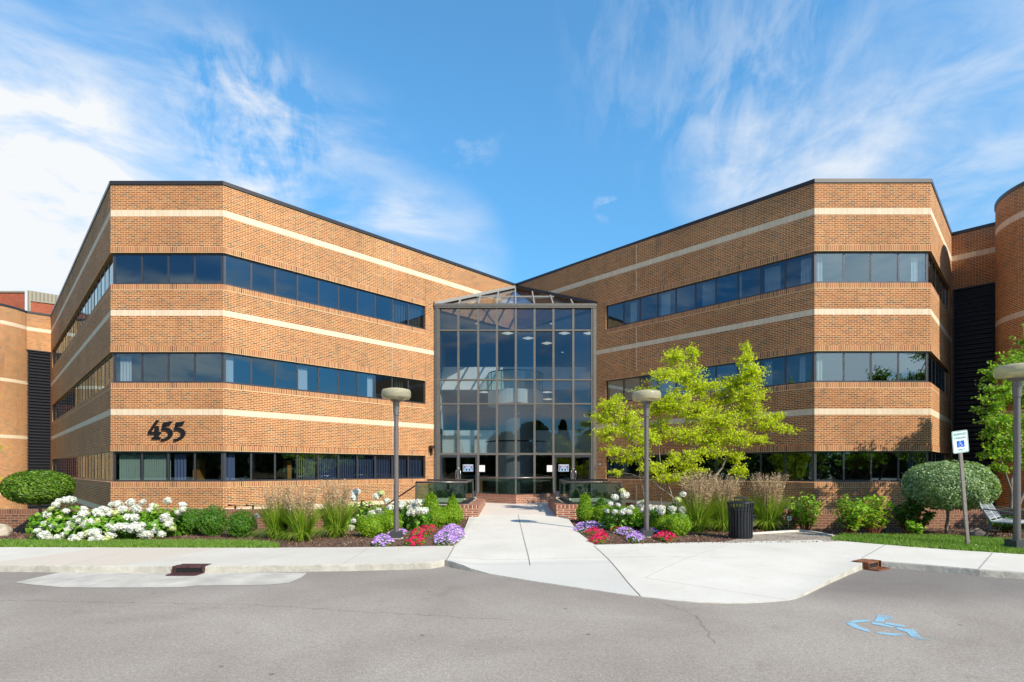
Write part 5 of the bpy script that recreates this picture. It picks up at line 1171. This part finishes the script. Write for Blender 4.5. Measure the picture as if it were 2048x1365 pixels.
# bedding flowers
def bedding(label, poly, m, seed, n, h=.085):
    rg = np.random.default_rng(seed); pts = [G(x, y, .14) for x, y in poly]; cx = sum(p.x for p in pts)/len(pts); cy = sum(p.y for p in pts)/len(pts)
    T = thing('bedding_flowers', label, 'flowers', (cx, cy, .09), group='low bedding flowers beside the walkway'); pl = [(p.x-cx, p.y-cy) for p in pts]
    def sc(k):
        xs = [p[0] for p in pl]; ys = [p[1] for p in pl]; x = rg.uniform(min(xs), max(xs), k*4); y = rg.uniform(min(ys), max(ys), k*4); ok = inpoly(x, y, pl); x, y = x[ok][:k], y[ok][:k]
        d = np.full(len(x), 9.)
        for i in range(len(pl)):
            ax, ay = pl[i]; bx_, by_ = pl[(i+1) % len(pl)]; L2 = (bx_-ax)**2+(by_-ay)**2; t_ = np.clip(((x-ax)*(bx_-ax)+(y-ay)*(by_-ay))/L2, 0, 1); d = np.minimum(d, np.hypot(x-ax-t_*(bx_-ax), y-ay-t_*(by_-ay))*(1+.5*np.sin(x*19+seed)*np.cos(y*23)))
        return x, y, h*np.clip(d/.16, 0, 1)**.5
    x, y, z = sc(n*3); p = np.stack([x, y, z*rg.uniform(.3, .95, len(x))+.01], 1); V, Fc = leaf_arrays(p, .045, rg, .5, .8); arrmesh('foliage', V, Fc, M_hyd, T)
    x, y, z = sc(int(n*.8)); nv = 6; Vs = []; Fs = []
    nrm = unit(np.stack([rg.normal(0, .35, len(x)), rg.normal(-.25, .35, len(x)), np.full(len(x), 1.)], 1)); e1 = unit(np.cross(nrm, np.array([0, 1, .1]))); e2 = np.cross(nrm, e1)
    c_ = np.stack([x, y, z+.015+rg.uniform(0, .02, len(x))], 1); R_ = .024*rg.uniform(.8, 1.25, len(x))[:, None]
    ring = [c_+(e1*math.cos(6.283*i/nv)+e2*math.sin(6.283*i/nv))*R_*(1.1 if i % 2 else .85)+nrm*.006 for i in range(nv)]
    V = np.stack([c_]+ring, 1).reshape(-1, 3); b = np.arange(len(x))*(nv+1); Fc = np.concatenate([np.stack([b, b+1+i, b+1+(i+1) % nv], 1) for i in range(nv)]); arrmesh('blossoms', V, Fc, m, T)
def zp(L, s, ox, oy): return [(ox+x/s, oy+y/s) for x, y in L]
s3 = (7.314, 680, 960); s4 = (6.4, 1100, 950)
bedding('violet flower mound in front of the left lamp base', zp([(450,940),(500,850),(620,800),(740,830),(800,900),(640,965)], *s3), M_pur, 200, 330)
bedding('violet flower strip behind the left lamp base', zp([(690,790),(720,735),(980,740),(990,780),(880,800)], *s3), M_pur, 201, 170)
bedding('crimson flower patch farther back left of the walkway', zp([(1020,820),(1060,740),(1200,680),(1400,680),(1400,740),(1290,815)], *s3), M_redf, 202, 260)
bedding('crimson flower patch at the kerb side left of the walkway', zp([(940,920),(1060,830),(1200,800),(1270,880),(1180,950),(1050,955)], *s3), M_redf, 203, 260)
bedding('violet flower carpet along the left edge of the walkway', zp([(1370,900),(1380,820),(1520,700),(1620,650),(1790,700),(1840,820),(1700,930),(1450,940)], *s3), M_pur, 204, 900)
bedding('violet flower strip at the back beside the right edge of the walkway', zp([(290,700),(360,620),(600,610),(720,680),(600,720),(380,740)], *s4), M_pur, 205, 420)
bedding('crimson flower patch touching the back violet strip right of the walkway', zp([(430,750),(500,685),(640,690),(700,720),(620,770)], *s4), M_redf, 206, 240)
bedding('crimson flower patch nearest the pavement right of the walkway', zp([(480,840),(560,765),(730,760),(745,810),(680,850),(560,860)], *s4), M_redf, 207, 260)
bedding('small crimson patch in front of the right hedge', zp([(750,700),(800,640),(980,640),(1010,690),(880,710)], *s4), M_redf, 208, 200)
bedding('violet flower patch left of the right lamp base, farther one', zp([(820,740),(880,670),(1030,680),(1090,720),(980,775)], *s4), M_pur, 209, 300)
bedding('violet flower patch left of the right lamp base, nearer one', zp([(960,820),(1050,740),(1180,740),(1220,820),(1130,860)], *s4), M_pur, 210, 300)
bedding('violet flower strip behind the right lamp base', zp([(1150,700),(1250,665),(1390,690),(1400,735),(1290,750)], *s4), M_pur, 211, 200)
bedding('crimson flower patch right of the right lamp base', zp([(1320,790),(1400,735),(1560,735),(1620,790),(1520,855)], *s4), M_redf, 212, 340)
# trees across the car park, seen in the glass
rg = np.random.default_rng(300)
LPs = []; tr = MB()
for k in range(34):
    x = -95+k*5.9+rg.uniform(-2, 2); y = -62+rg.uniform(-6, 6); H = rg.uniform(8, 13.5); con = k % 3 == 0; n_ = 1500
    z = rg.random(n_)**.8; a = rg.uniform(0, 6.28, n_); rad = (H*.26*(1-z)+.3 if con else H*.36*np.sqrt(np.clip(1-(2*z-1)**2, 0, 1)))*rg.uniform(.6, 1, n_)
    LPs.append(np.stack([x+rad*np.cos(a), y+rad*np.sin(a), 0.2+z*H], 1)); n2 = 500; LPs.append(np.stack([x+rg.uniform(-4, 4, n2), y+rg.uniform(-2, 2, n2), rg.uniform(0, 4.5, n2)], 1)); tr.tube([(x, y, 0), (x, y, H*.6)], [.3, .12], 6)
for k in range(26):
    s_ = -1 if k % 2 else 1; x = s_*(66+rg.uniform(-6, 8)); y = -55+(k//2)*6.3; H = rg.uniform(8, 12); n_ = 1300; z = rg.random(n_)**.8; a = rg.uniform(0, 6.28, n_)
    rad = H*.38*np.sqrt(np.clip(1-(2*z-1)**2, 0, 1))*rg.uniform(.6, 1, n_); LPs.append(np.stack([x+rad*np.cos(a), y+rad*np.sin(a), .2+z*H], 1)); n2 = 500; LPs.append(np.stack([x+rg.uniform(-2, 2, n2), y+rg.uniform(-4, 4, n2), rg.uniform(0, 4.5, n2)], 1))
V, Fc = leaf_arrays(np.concatenate(LPs), 1.1, rg, .8, .2); V2 = np.array(tr.v); 
tag(arrmesh('wood', V, Fc, leafmat('distant foliage', [(0, (0.02, 0.05, 0.01)), (0.6, (0.05, 0.10, 0.02)), (1, (0.09, 0.15, 0.03))], .8, .2)), 'far belt of dark trees across the car park behind the viewer', 'trees', kind='stuff')
# ------------------------------------------------------------ street furniture
M_pole = simple('taupe painted metal', (0.17, 0.15, 0.14), 0.42, 0.3, 12, 0.08)
M_lbase = simple('dark lamp base', (0.07, 0.072, 0.078), 0.5, 0.2)
M_globe = glassmat('smoky acrylic globe', (0.90, 0.84, 0.64), 1.7, (1, 1, 1), 0.05)
_t = NT(M_globe.node_tree); _o = _t.n['Material Output']; _prev = _o.inputs[0].links[0].from_socket
_d = _t.new('ShaderNodeBsdfDiffuse'); _d.inputs[0].default_value = (0.80, 0.74, 0.52, 1); _m = _t.new('ShaderNodeMixShader'); _m.inputs[0].default_value = 0.34
_t.link(_prev, _m.inputs[1]); _t.link(_d.outputs[0], _m.inputs[2]); _t.link(_m.outputs[0], _o.inputs[0])
M_refl = simple('white reflector', (0.80, 0.78, 0.70), 0.5)
def lamp():
    T = thing('street_lamp', 'x', 'street lamp', (0, 0, 0))
    b = MB(); b.lathe([(0, 0), (.16, 0), (.16, .04), (0, .04)], 20); b.build('footing', M_conc, T)
    b = MB(); b.box((0, 0, .115), (.25, .25, .15)); b.build('base', M_lbase, T, bevel=.008)
    b = MB(); b.lathe([(.058, .19), (.055, 1.2), (.051, 2.86), (.051, 2.9)], 20); b.build('pole', M_pole, T, smooth=True)
    b = MB(); b.lathe([(.0, 2.88), (.066, 2.88), (.068, 3.02), (.07, 3.03), (.078, 3.18), (.14, 3.225), (.15, 3.24), (0, 3.25)], 24); b.build('collar', M_pole, T, smooth=False)
    b = MB(); b.lathe([(.10, 3.235), (.22, 3.25), (.315, 3.275), (.333, 3.31), (.335, 3.42), (.315, 3.465), (.22, 3.49), (0, 3.50)], 40); b.build('globe', M_globe, T, smooth=True)
    b = MB(); b.lathe([(0, 3.25), (.05, 3.26), (.05, 3.34), (.02, 3.37), (0, 3.38)], 16); b.lathe([(0, 3.40), (.06, 3.42), (.15, 3.46), (.30, 3.462), (.305, 3.468), (0, 3.48)], 28); b.build('reflector', M_refl, T, smooth=True)
    return T
lp = lamp(); lp.location = (P(792.5, 1078, 12.3).x, 12.3, .07); lp['label'] = 'taupe lamp post with flat clear globe left of the walkway'; lp['group'] = 'lamp posts with flat globes'
copy_tree(lp, loc=(P(1293, 1071, 12.6).x, 12.6, .07), label='taupe lamp post with flat clear globe in front of the yellow green tree')
copy_tree(lp, loc=(P(2034, 1094, 10.6).x, 10.6, .09), scale=(1.06, 1.06, 1.06), label='taupe lamp post at the right edge of the picture beside the white bench')
# leaning parking sign
M_sgw = simple('white reflective sheet', (0.74, 0.80, 0.80), .4); M_sgg = simple('teal sign paint', (0.0, 0.28, 0.24), .4); M_sgb = simple('blue sign paint', (0.01, 0.10, 0.55), .4)
base = G(1936, 1092, .11); top = P(1917, 862, 10.9); T = thing('parking_sign', 'leaning white and teal RESERVED PARKING ONLY sign on a grey post in the right lawn', 'sign', tuple(base))
dv = (top-base); L = dv.length; ax = dv.normalized(); side = Vector((1, .12, 0)); side = (side-ax*side.dot(ax)).normalized(); nrm = ax.cross(side)     # towards +y; front is -nrm
def loc_(s, f, h): return side*s-nrm*f+ax*h
b = MB()
for s in (-1, 1): b.bar(loc_(s*.028, 0, -.05), loc_(s*.028, 0, L-.02), .014, .03, up=nrm)
b.bar(loc_(0, .012, -.05), loc_(0, .012, L-.02), .045, .008, up=nrm)
b.build('post', simple('galvanised post', (0.24, 0.21, 0.19), .6, .3, 20, .2), T)
def rrect(w_, h_, r_, n=5):
    o = []
    for cx, cy, a0 in ((w_/2-r_, h_/2-r_, 0), (-w_/2+r_, h_/2-r_, 90), (-w_/2+r_, -h_/2+r_, 180), (w_/2-r_, -h_/2+r_, 270)):
        for k in range(n+1): a = R(a0+90*k/n); o.append((cx+r_*math.cos(a), cy+r_*math.sin(a)))
    return o
PH = .455; PW = .365; ch = L-PH/2
def plate(w_, h_, r_, f0, f1, cs=0, chh=0, n=5):
    b = MB(); q = rrect(w_, h_, r_, n); A1 = [loc_(x+cs, f1, ch+chh+y) for x, y in q]; A0 = [loc_(x+cs, f0, ch+chh+y) for x, y in q]
    b.face(A1); b.face(A0[::-1])
    for k in range(len(q)): j = (k+1) % len(q); b.face([A0[k], A0[j], A1[j], A1[k]])
    return b
sp = plate(PW, PH, .035, .018, .022).build('sign_plate', M_sgw, T)
q0, q1 = rrect(PW-.016, PH-.016, .03), rrect(PW-.036, PH-.036, .022); b = MB()
for k in range(len(q0)): j = (k+1) % len(q0); b.face([loc_(q0[k][0], .0232, ch+q0[k][1]), loc_(q0[j][0], .0232, ch+q0[j][1]), loc_(q1[j][0], .0232, ch+q1[j][1]), loc_(q1[k][0], .0232, ch+q1[k][1])])
b.build('border', M_sgg, sp)
plate(.175, .135, .008, .0226, .0236, 0, -.045).build('blue_panel', M_sgb, sp)
def tmat(s, h, f): 
    m3 = Matrix((side, ax, -nrm)).transposed().to_4x4(); m3.translation = loc_(s, f, ch+h); return m3
for txt, sz, hh, sp_ in (('RESERVED', .066, .155, 1.0), ('PARKING', .062, .078, 1.05), ('ONLY', .062, -.165, 1.1)): textmesh(txt, sz, .0006, M_sgg, sp, tmat(0, hh, .0235), .0012, space=sp_)
def wheelchair(mb_, f):       # f(x, y) -> point, unit figure
    def stroke(pts, w_):
        for k in range(len(pts)-1):
            a, b2 = Vector(pts[k]), Vector(pts[k+1]); d = (b2-a).normalized()*w_/2; n_ = Vector((-d.y, d.x)); mb_.face([f(*(a-n_-d)), f(*(b2-n_+d)), f(*(b2+n_+d)), f(*(a+n_-d))])
    arc = [(-.08+.30*math.cos(R(a)), -.18+.30*math.sin(R(a))) for a in range(125, 345, 15)]; stroke(arc, .07)
    stroke([(-.10, .32), (-.06, -.02), (.18, -.02), (.30, -.34), (.42, -.30)], .075); stroke([(-.08, .14), (.14, .14)], .06)
    mb_.face([f(-.10+.075*math.cos(6.283*k/12), .42+.075*math.sin(6.283*k/12)) for k in range(12)])
b = MB(); wheelchair(b, lambda x, y: loc_(x*.115, .0242, ch-.045+y*.115)); b.build('wheelchair_symbol', M_white, sp)
# litter bin
T = thing('litter_bin', 'black slatted metal litter bin with a small raised cap beside the gravel', 'litter bin', (P(1481, 1077, 12.3).x, 12.3, .10)); M_bin = simple('black painted steel', (0.028, 0.031, 0.036), .38, .3)
def rb(z): return .245+.035*max(0, (z-.55)/.28)**1.5
for k in range(24):
    a = 6.283*k/24; b = MB(); ca, sa = math.cos(a), math.sin(a)
    for z0, z1 in ((.04, .3), (.3, .55), (.55, .7), (.7, .82)):
        r0, r1 = rb(z0)+.012, rb(z1)+.012; t_ = Vector((-sa, ca, 0))*.02; p0, p1 = Vector((r0*ca, r0*sa, z0)), Vector((r1*ca, r1*sa, z1)); o0, o1 = Vector((ca, sa, 0))*.006, Vector((ca, sa, 0))*.006
        b.face([p0-t_+o0, p0+t_+o0, p1+t_+o1, p1-t_+o1]); b.face([p0+t_-o0, p0-t_-o0, p1-t_-o1, p1+t_-o1]); b.face([p0-t_-o0, p0-t_+o0, p1-t_+o1, p1-t_-o1]); b.face([p0+t_+o0, p0+t_-o0, p1+t_-o1, p1+t_+o1])
    b.build('slat', M_bin, T)
b = MB()
for z, h_ in ((.0, .05), (.66, .045)): r_ = rb(z); b.lathe([(r_-.02, z), (r_+.006, z), (r_+.006+(rb(z+h_)-r_), z+h_), (r_-.02, z+h_), (r_-.02, z)], 40)
b.build('hoop', M_bin, T, smooth=False)
b = MB(); b.lathe([(.215, .0), (.215, .62), (.23, .70), (.225, .70), (.205, .62), (.205, .02), (0, .02)], 32); b.build('liner', simple('black liner', (.012, .012, .012), .6), T, smooth=True)
b = MB(); b.lathe([(.20, .83), (.285, .81), (.297, .825), (.297, .838), (.25, .852), (.16, .84), (.15, .81)], 40); b.build('rim', M_bin, T, smooth=True)
b = MB(); b.lathe([(0, .955), (.10, .962), (.150, .945), (.152, .935), (0, .928)], 28)
for k in range(4): a = .6+k*1.571; b.tube([(.13*math.cos(a), .13*math.sin(a), .94), (.165*math.cos(a), .165*math.sin(a), .83)], .009, 6)
b.build('cap', M_bin, T)
# cast aluminium bench
M_ben = simple('pale grey cast metal', (0.50, 0.50, 0.50), .45, .2, 20, .08)
bo = G(1981, 1079, .1); T = thing('garden_bench', 'pale cast metal garden bench with a latticed double back behind the right lamp post', 'bench', (bo.x+.05, bo.y, .10), R(38)); W_ = 1.15
def bk(x, t_): # x along, t up the back -> local; seat in front = -y
    return Vector((x, .02+.24*t_+.03*math.sin(t_*3), .40+.50*t_))
for half in range(2):
    b = MB(); x0, x1 = half*W_/2+.01, (half+1)*W_/2-.01
    def top(x): u = (x-x0)/(x1-x0); return .62+.38*math.sin(math.pi*min(max(u, 0), 1))**.7
    out = [bk(x0, 0), bk(x0, .62)]+[bk(x0+(x1-x0)*k/14, top(x0+(x1-x0)*k/14)) for k in range(15)]+[bk(x1, .62), bk(x1, 0)]
    b.tube(out, .014, 6); b.tube([bk(x0, .12), bk(x1, .12)], .011, 6)
    for k in range(-5, 12):      # diagonal lattice
        for sgn in (1, -1):
            seg = []
            for i in range(15):
                t_ = .12+.9*i/14; x = x0+(k*.1+sgn*.34*(t_-.12))*(x1-x0)/.55
                if x0 <= x <= x1 and t_ <= top(x): seg.append(bk(x, t_))
            if len(seg) > 1: b.tube(seg, .0105, 4)
    b.build('backrest', M_ben, T)
b = MB()
for k in range(10): y = .02-.045*k; b.tube([(0, y, .40-.012*math.sin(k*.35)), (W_, y, .40-.012*math.sin(k*.35))], .011, 5)
for k in range(24): x = W_*k/23; b.tube([(x, .02, .40), (x, -.2, .39), (x, -.42, .40)], .008, 4)
b.tube([(0, -.43, .395), (W_, -.43, .395)], .018, 8); b.tube([(0, .03, .40), (W_, .03, .40)], .016, 8); b.tube([(0, .03, .4), (0, -.43, .395)], .016, 8); b.tube([(W_, .03, .4), (W_, -.43, .395)], .016, 8); b.build('seat', M_ben, T)
M_leg = simple('grey bench leg', (0.10, 0.115, 0.11), .5, .3)
for x in (0, W_):
    b = MB(); b.tube([(x, -.40, .40), (x, -.43, .3), (x, -.40, .15), (x, -.46, 0)], [.018, .02, .016, .022], 8); b.build('leg', M_leg, T, smooth=True)
    b = MB(); b.tube([(x, .03, .40), (x, .06, .25), (x, .10, .12), (x, .17, 0)], [.018, .02, .016, .022], 8); b.build('leg', M_leg, T, smooth=True)
    b = MB(); b.tube([(x, .16, .68), (x, -.05, .66), (x, -.3, .63), (x, -.42, .60), (x, -.43, .52), (x, -.40, .41)], [.014, .016, .018, .018, .015, .014], 8); b.build('armrest', M_leg, T, smooth=True)
# storm drain inlets
M_rust = simple('rusty cast iron', (0.24, 0.085, 0.035), .8, .2, 14, .45, .5); M_rustd = simple('dark rusted iron', (0.09, 0.035, 0.035), .7, .3, 14, .35, .5); M_void = simple('dark drain opening', (0.01, 0.01, 0.01), .9)
def drain(a, b_pt, m, label, hd):
    a, b2 = Vector(a), Vector(b_pt); d = (b2-a).normalized(); n = Vector((d.y, -d.x, 0)); L = (b2-a).length; T = thing('storm_drain', label, 'storm drain', ((a+b2)/2)[:], world=True)
    b = MB(); top_in = .20
    prof = [(top_in, .118), (-.02, .118), (-.038, .112), (-.046, .094), (-.05, .0)]   # offset outwards is negative here
    for k in range(len(prof)-1):
        (o0, z0), (o1, z1) = prof[k], prof[k+1]
        if k < 3: b.face([(a-n*o0).to_tuple()[:2]+(z0,), (a-n*o1).to_tuple()[:2]+(z1,), (b2-n*o1).to_tuple()[:2]+(z1,), (b2-n*o0).to_tuple()[:2]+(z0,)])
    for e, s in ((a, 1), (b2, -1)):
        c = e+d*s*.02+n*.035; b.box((c.x, c.y, .055), (.03, .022, .11), math.atan2(d.y, d.x)); c = e+n*.0; b.box((c.x, c.y, .06), (.012, .16, .125), math.atan2(d.y, d.x))
    b.build('hood', m, T)
    b = MB(); c = (a+b2)/2+n*.036; b.box((c.x, c.y, .045), (L-.06, .01, .09), math.atan2(d.y, d.x)); b.build('opening', M_void, T)
    b = MB(); rz = math.atan2(d.y, d.x); W2 = L*.95; c0 = (a+b2)/2+n*(.05+hd/2)+d*(0 if hd < .3 else .1)
    for s in (-1, 1):
        c = c0+n*s*hd/2; b.box((c.x, c.y, .012), (W2, .03, .014), rz)
        c = c0+d*s*W2/2; b.box((c.x, c.y, .0125), (.03, hd-.03, .0145), rz)
    for k in range(1, 12): c = c0+d*(-W2/2+W2*k/12); b.box((c.x, c.y, .011), (.022, hd-.03, .012), rz)
    b.build('grate', m, T); b = MB(); b.box((c0.x, c0.y, .0055), (W2-.02, hd, .002), rz); b.build('pit', M_void, T)
drain(G(351, 1133, .11), G(410, 1133, .11), M_rustd, 'dark rusty storm drain inlet in the left kerb', .20)
dA = G(1725, 1119.9, .11); dB = G(1748, 1120.8, .11); drain((fp[-1].x+.02, fp[-1].y-.01, .11), (rf[1][0]+.06, rf[1][1]-.05, .11), M_rust, 'orange rusty storm drain inlet where the ramp meets the right kerb', .16)
# worn wheelchair symbol painted on the asphalt
def paintmat():
    m, t, b = mat('worn light blue road paint'); b.inputs['Base Color'].default_value = (0.30, 0.53, 0.66, 1); b.inputs['Roughness'].default_value = .8
    tc = t.new('ShaderNodeTexCoord'); tr = t.new('ShaderNodeBsdfTransparent'); mx = t.new('ShaderNodeMixShader'); sx = t.new('ShaderNodeSeparateXYZ'); t.link(tc.outputs['Object'], sx.inputs[0])
    n_ = t.noise(tc.outputs['Object'], 70, 4, .7); wear = t.m('ADD', n_, t.m('MULTIPLY', t.mr(sx.outputs[0], 4.05, 4.6), .28)); wear = t.m('ADD', wear, t.m('MULTIPLY', t.mr(sx.outputs[1], 5.55, 5.35), .12))
    t.link(t.mr(wear, .58, .72, .12, 1), mx.inputs[0]); t.link(b.outputs[0], mx.inputs[1]); t.link(tr.outputs[0], mx.inputs[2]); t.link(mx.outputs[0], t.n['Material Output'].inputs[0]); return m
b = MB()
for pl in ([(400,330),(520,295),(720,292),(735,315),(560,330),(480,340)], [(370,335),(510,345),(560,385),(740,455),(715,472),(600,440),(480,400)], [(800,470),(940,480),(1160,495),(1260,515),(1080,528),(860,495)],
           [(830,225),(900,218),(1060,245),(1085,262),(1060,285),(950,290),(925,325),(790,320),(830,262)], [(765,325),(880,340),(1085,395),(1050,408),(750,350)], [(965,328),(1120,350),(1250,375),(1245,400),(1140,390),(940,352)],
           [(1120,402),(1260,425),(1370,435),(1440,500),(1480,555),(1660,590),(1480,580),(1330,540),(1270,475),(1120,425)]):
    b.face([G(1640+x/7.314, 1200+y/7.314, .004) for x, y in pl])
tag(b.build('parking_symbol', paintmat()), 'worn light blue wheelchair symbol painted on the asphalt', 'road marking')
# small garden lights, number sign, stones
for k, (x, y0, yt, lab) in enumerate(((514.5, 1064, 1028, 'small silver garden spotlight on a stake beside the left grasses'), (1577, 1062, 1033, 'small grey garden spotlight on a stake right of the last grass clump'))):
    c = G(x, y0, .1); s = c.y/F; T = thing('garden_light', lab, 'garden light', (c.x, c.y, .09), group='garden spotlights'); h = EYE+(938-yt)*s-.09
    b = MB(); b.tube([(0, 0, -.03), (0, 0, h-.10)], .008, 6); b.build('stake', simple('steel stake', (.35, .35, .36), .4, .8), T)
    b = MB(); b.box((0, 0, h-.05), (.10, .09, .11)); b.lathe([(.0, h+.01), (.05, h+.005), (.055, h-.01)], 12); b.build('housing', simple('silver housing', (.5, .52, .54), .35, .6), T, bevel=.01)
    b = MB(); b.tube([(.0, -.047, h-.05), (0, -.052, h-.05)], .03, 12); b.build('lens', simple('dark lens', (.05, .06, .08), .1), T)
c = G(1508, 1058, .1); T = thing('small_sign', 'small white sign with a red letter half hidden between the bin and the grass', 'sign', (c.x, c.y, .09))
b = MB(); b.box((0, 0, .24), (.26, .01, .30)); b.build('panel', M_white, T); Mx = Matrix.Translation((-.03, -.0065, .26)) @ Matrix.Rotation(R(90), 4, 'X'); textmesh('O', .22, .001, simple('red letter', (.6, .04, .02), .5), T, Mx, .006)
b = MB()
for s in (-1, 1): b.box((s*.09, .009, .05), (.012, .008, .16))
b.build('stake', M_blk, T)
def rock(label, c, sx_, sy, sz, col, seed):
    from mathutils import noise as mn
    bm = bmesh.new(); bmesh.ops.create_icosphere(bm, subdivisions=4, radius=1)
    for v in bm.verts: v.co *= 1+.28*mn.noise(v.co*1.1+Vector((seed, 0, 0)))+.05*mn.noise(v.co*5); v.co.x *= sx_; v.co.y *= sy; v.co.z = max(v.co.z*sz, -.3*sz)
    me = bpy.data.meshes.new('boulder'); bm.to_mesh(me); bm.free(); me.materials.append(simple('boulder stone', col, .9, 0, 9, .3, .6)); me.polygons.foreach_set('use_smooth', [True]*len(me.polygons)); o = bpy.data.objects.new('boulder', me); COL.objects.link(o); o.location = c; tag(o, label, 'rock')
c = G(1960, 1072, .1); rock('rounded pinkish boulder by the white bench', (c.x, c.y+.1, .12), .21, .16, .15, (0.34, 0.25, 0.21), 3)
c = G(-8, 1072, .1); rock('pale boulder cut by the left edge of the picture', (c.x, c.y+.1, .12), .24, .2, .25, (0.42, 0.36, 0.28), 8)
c = G(1950, 1093, .11); rock('small pale stone at the foot of the parking sign', (c.x, c.y, .125), .045, .03, .025, (0.5, 0.42, 0.36), 5)
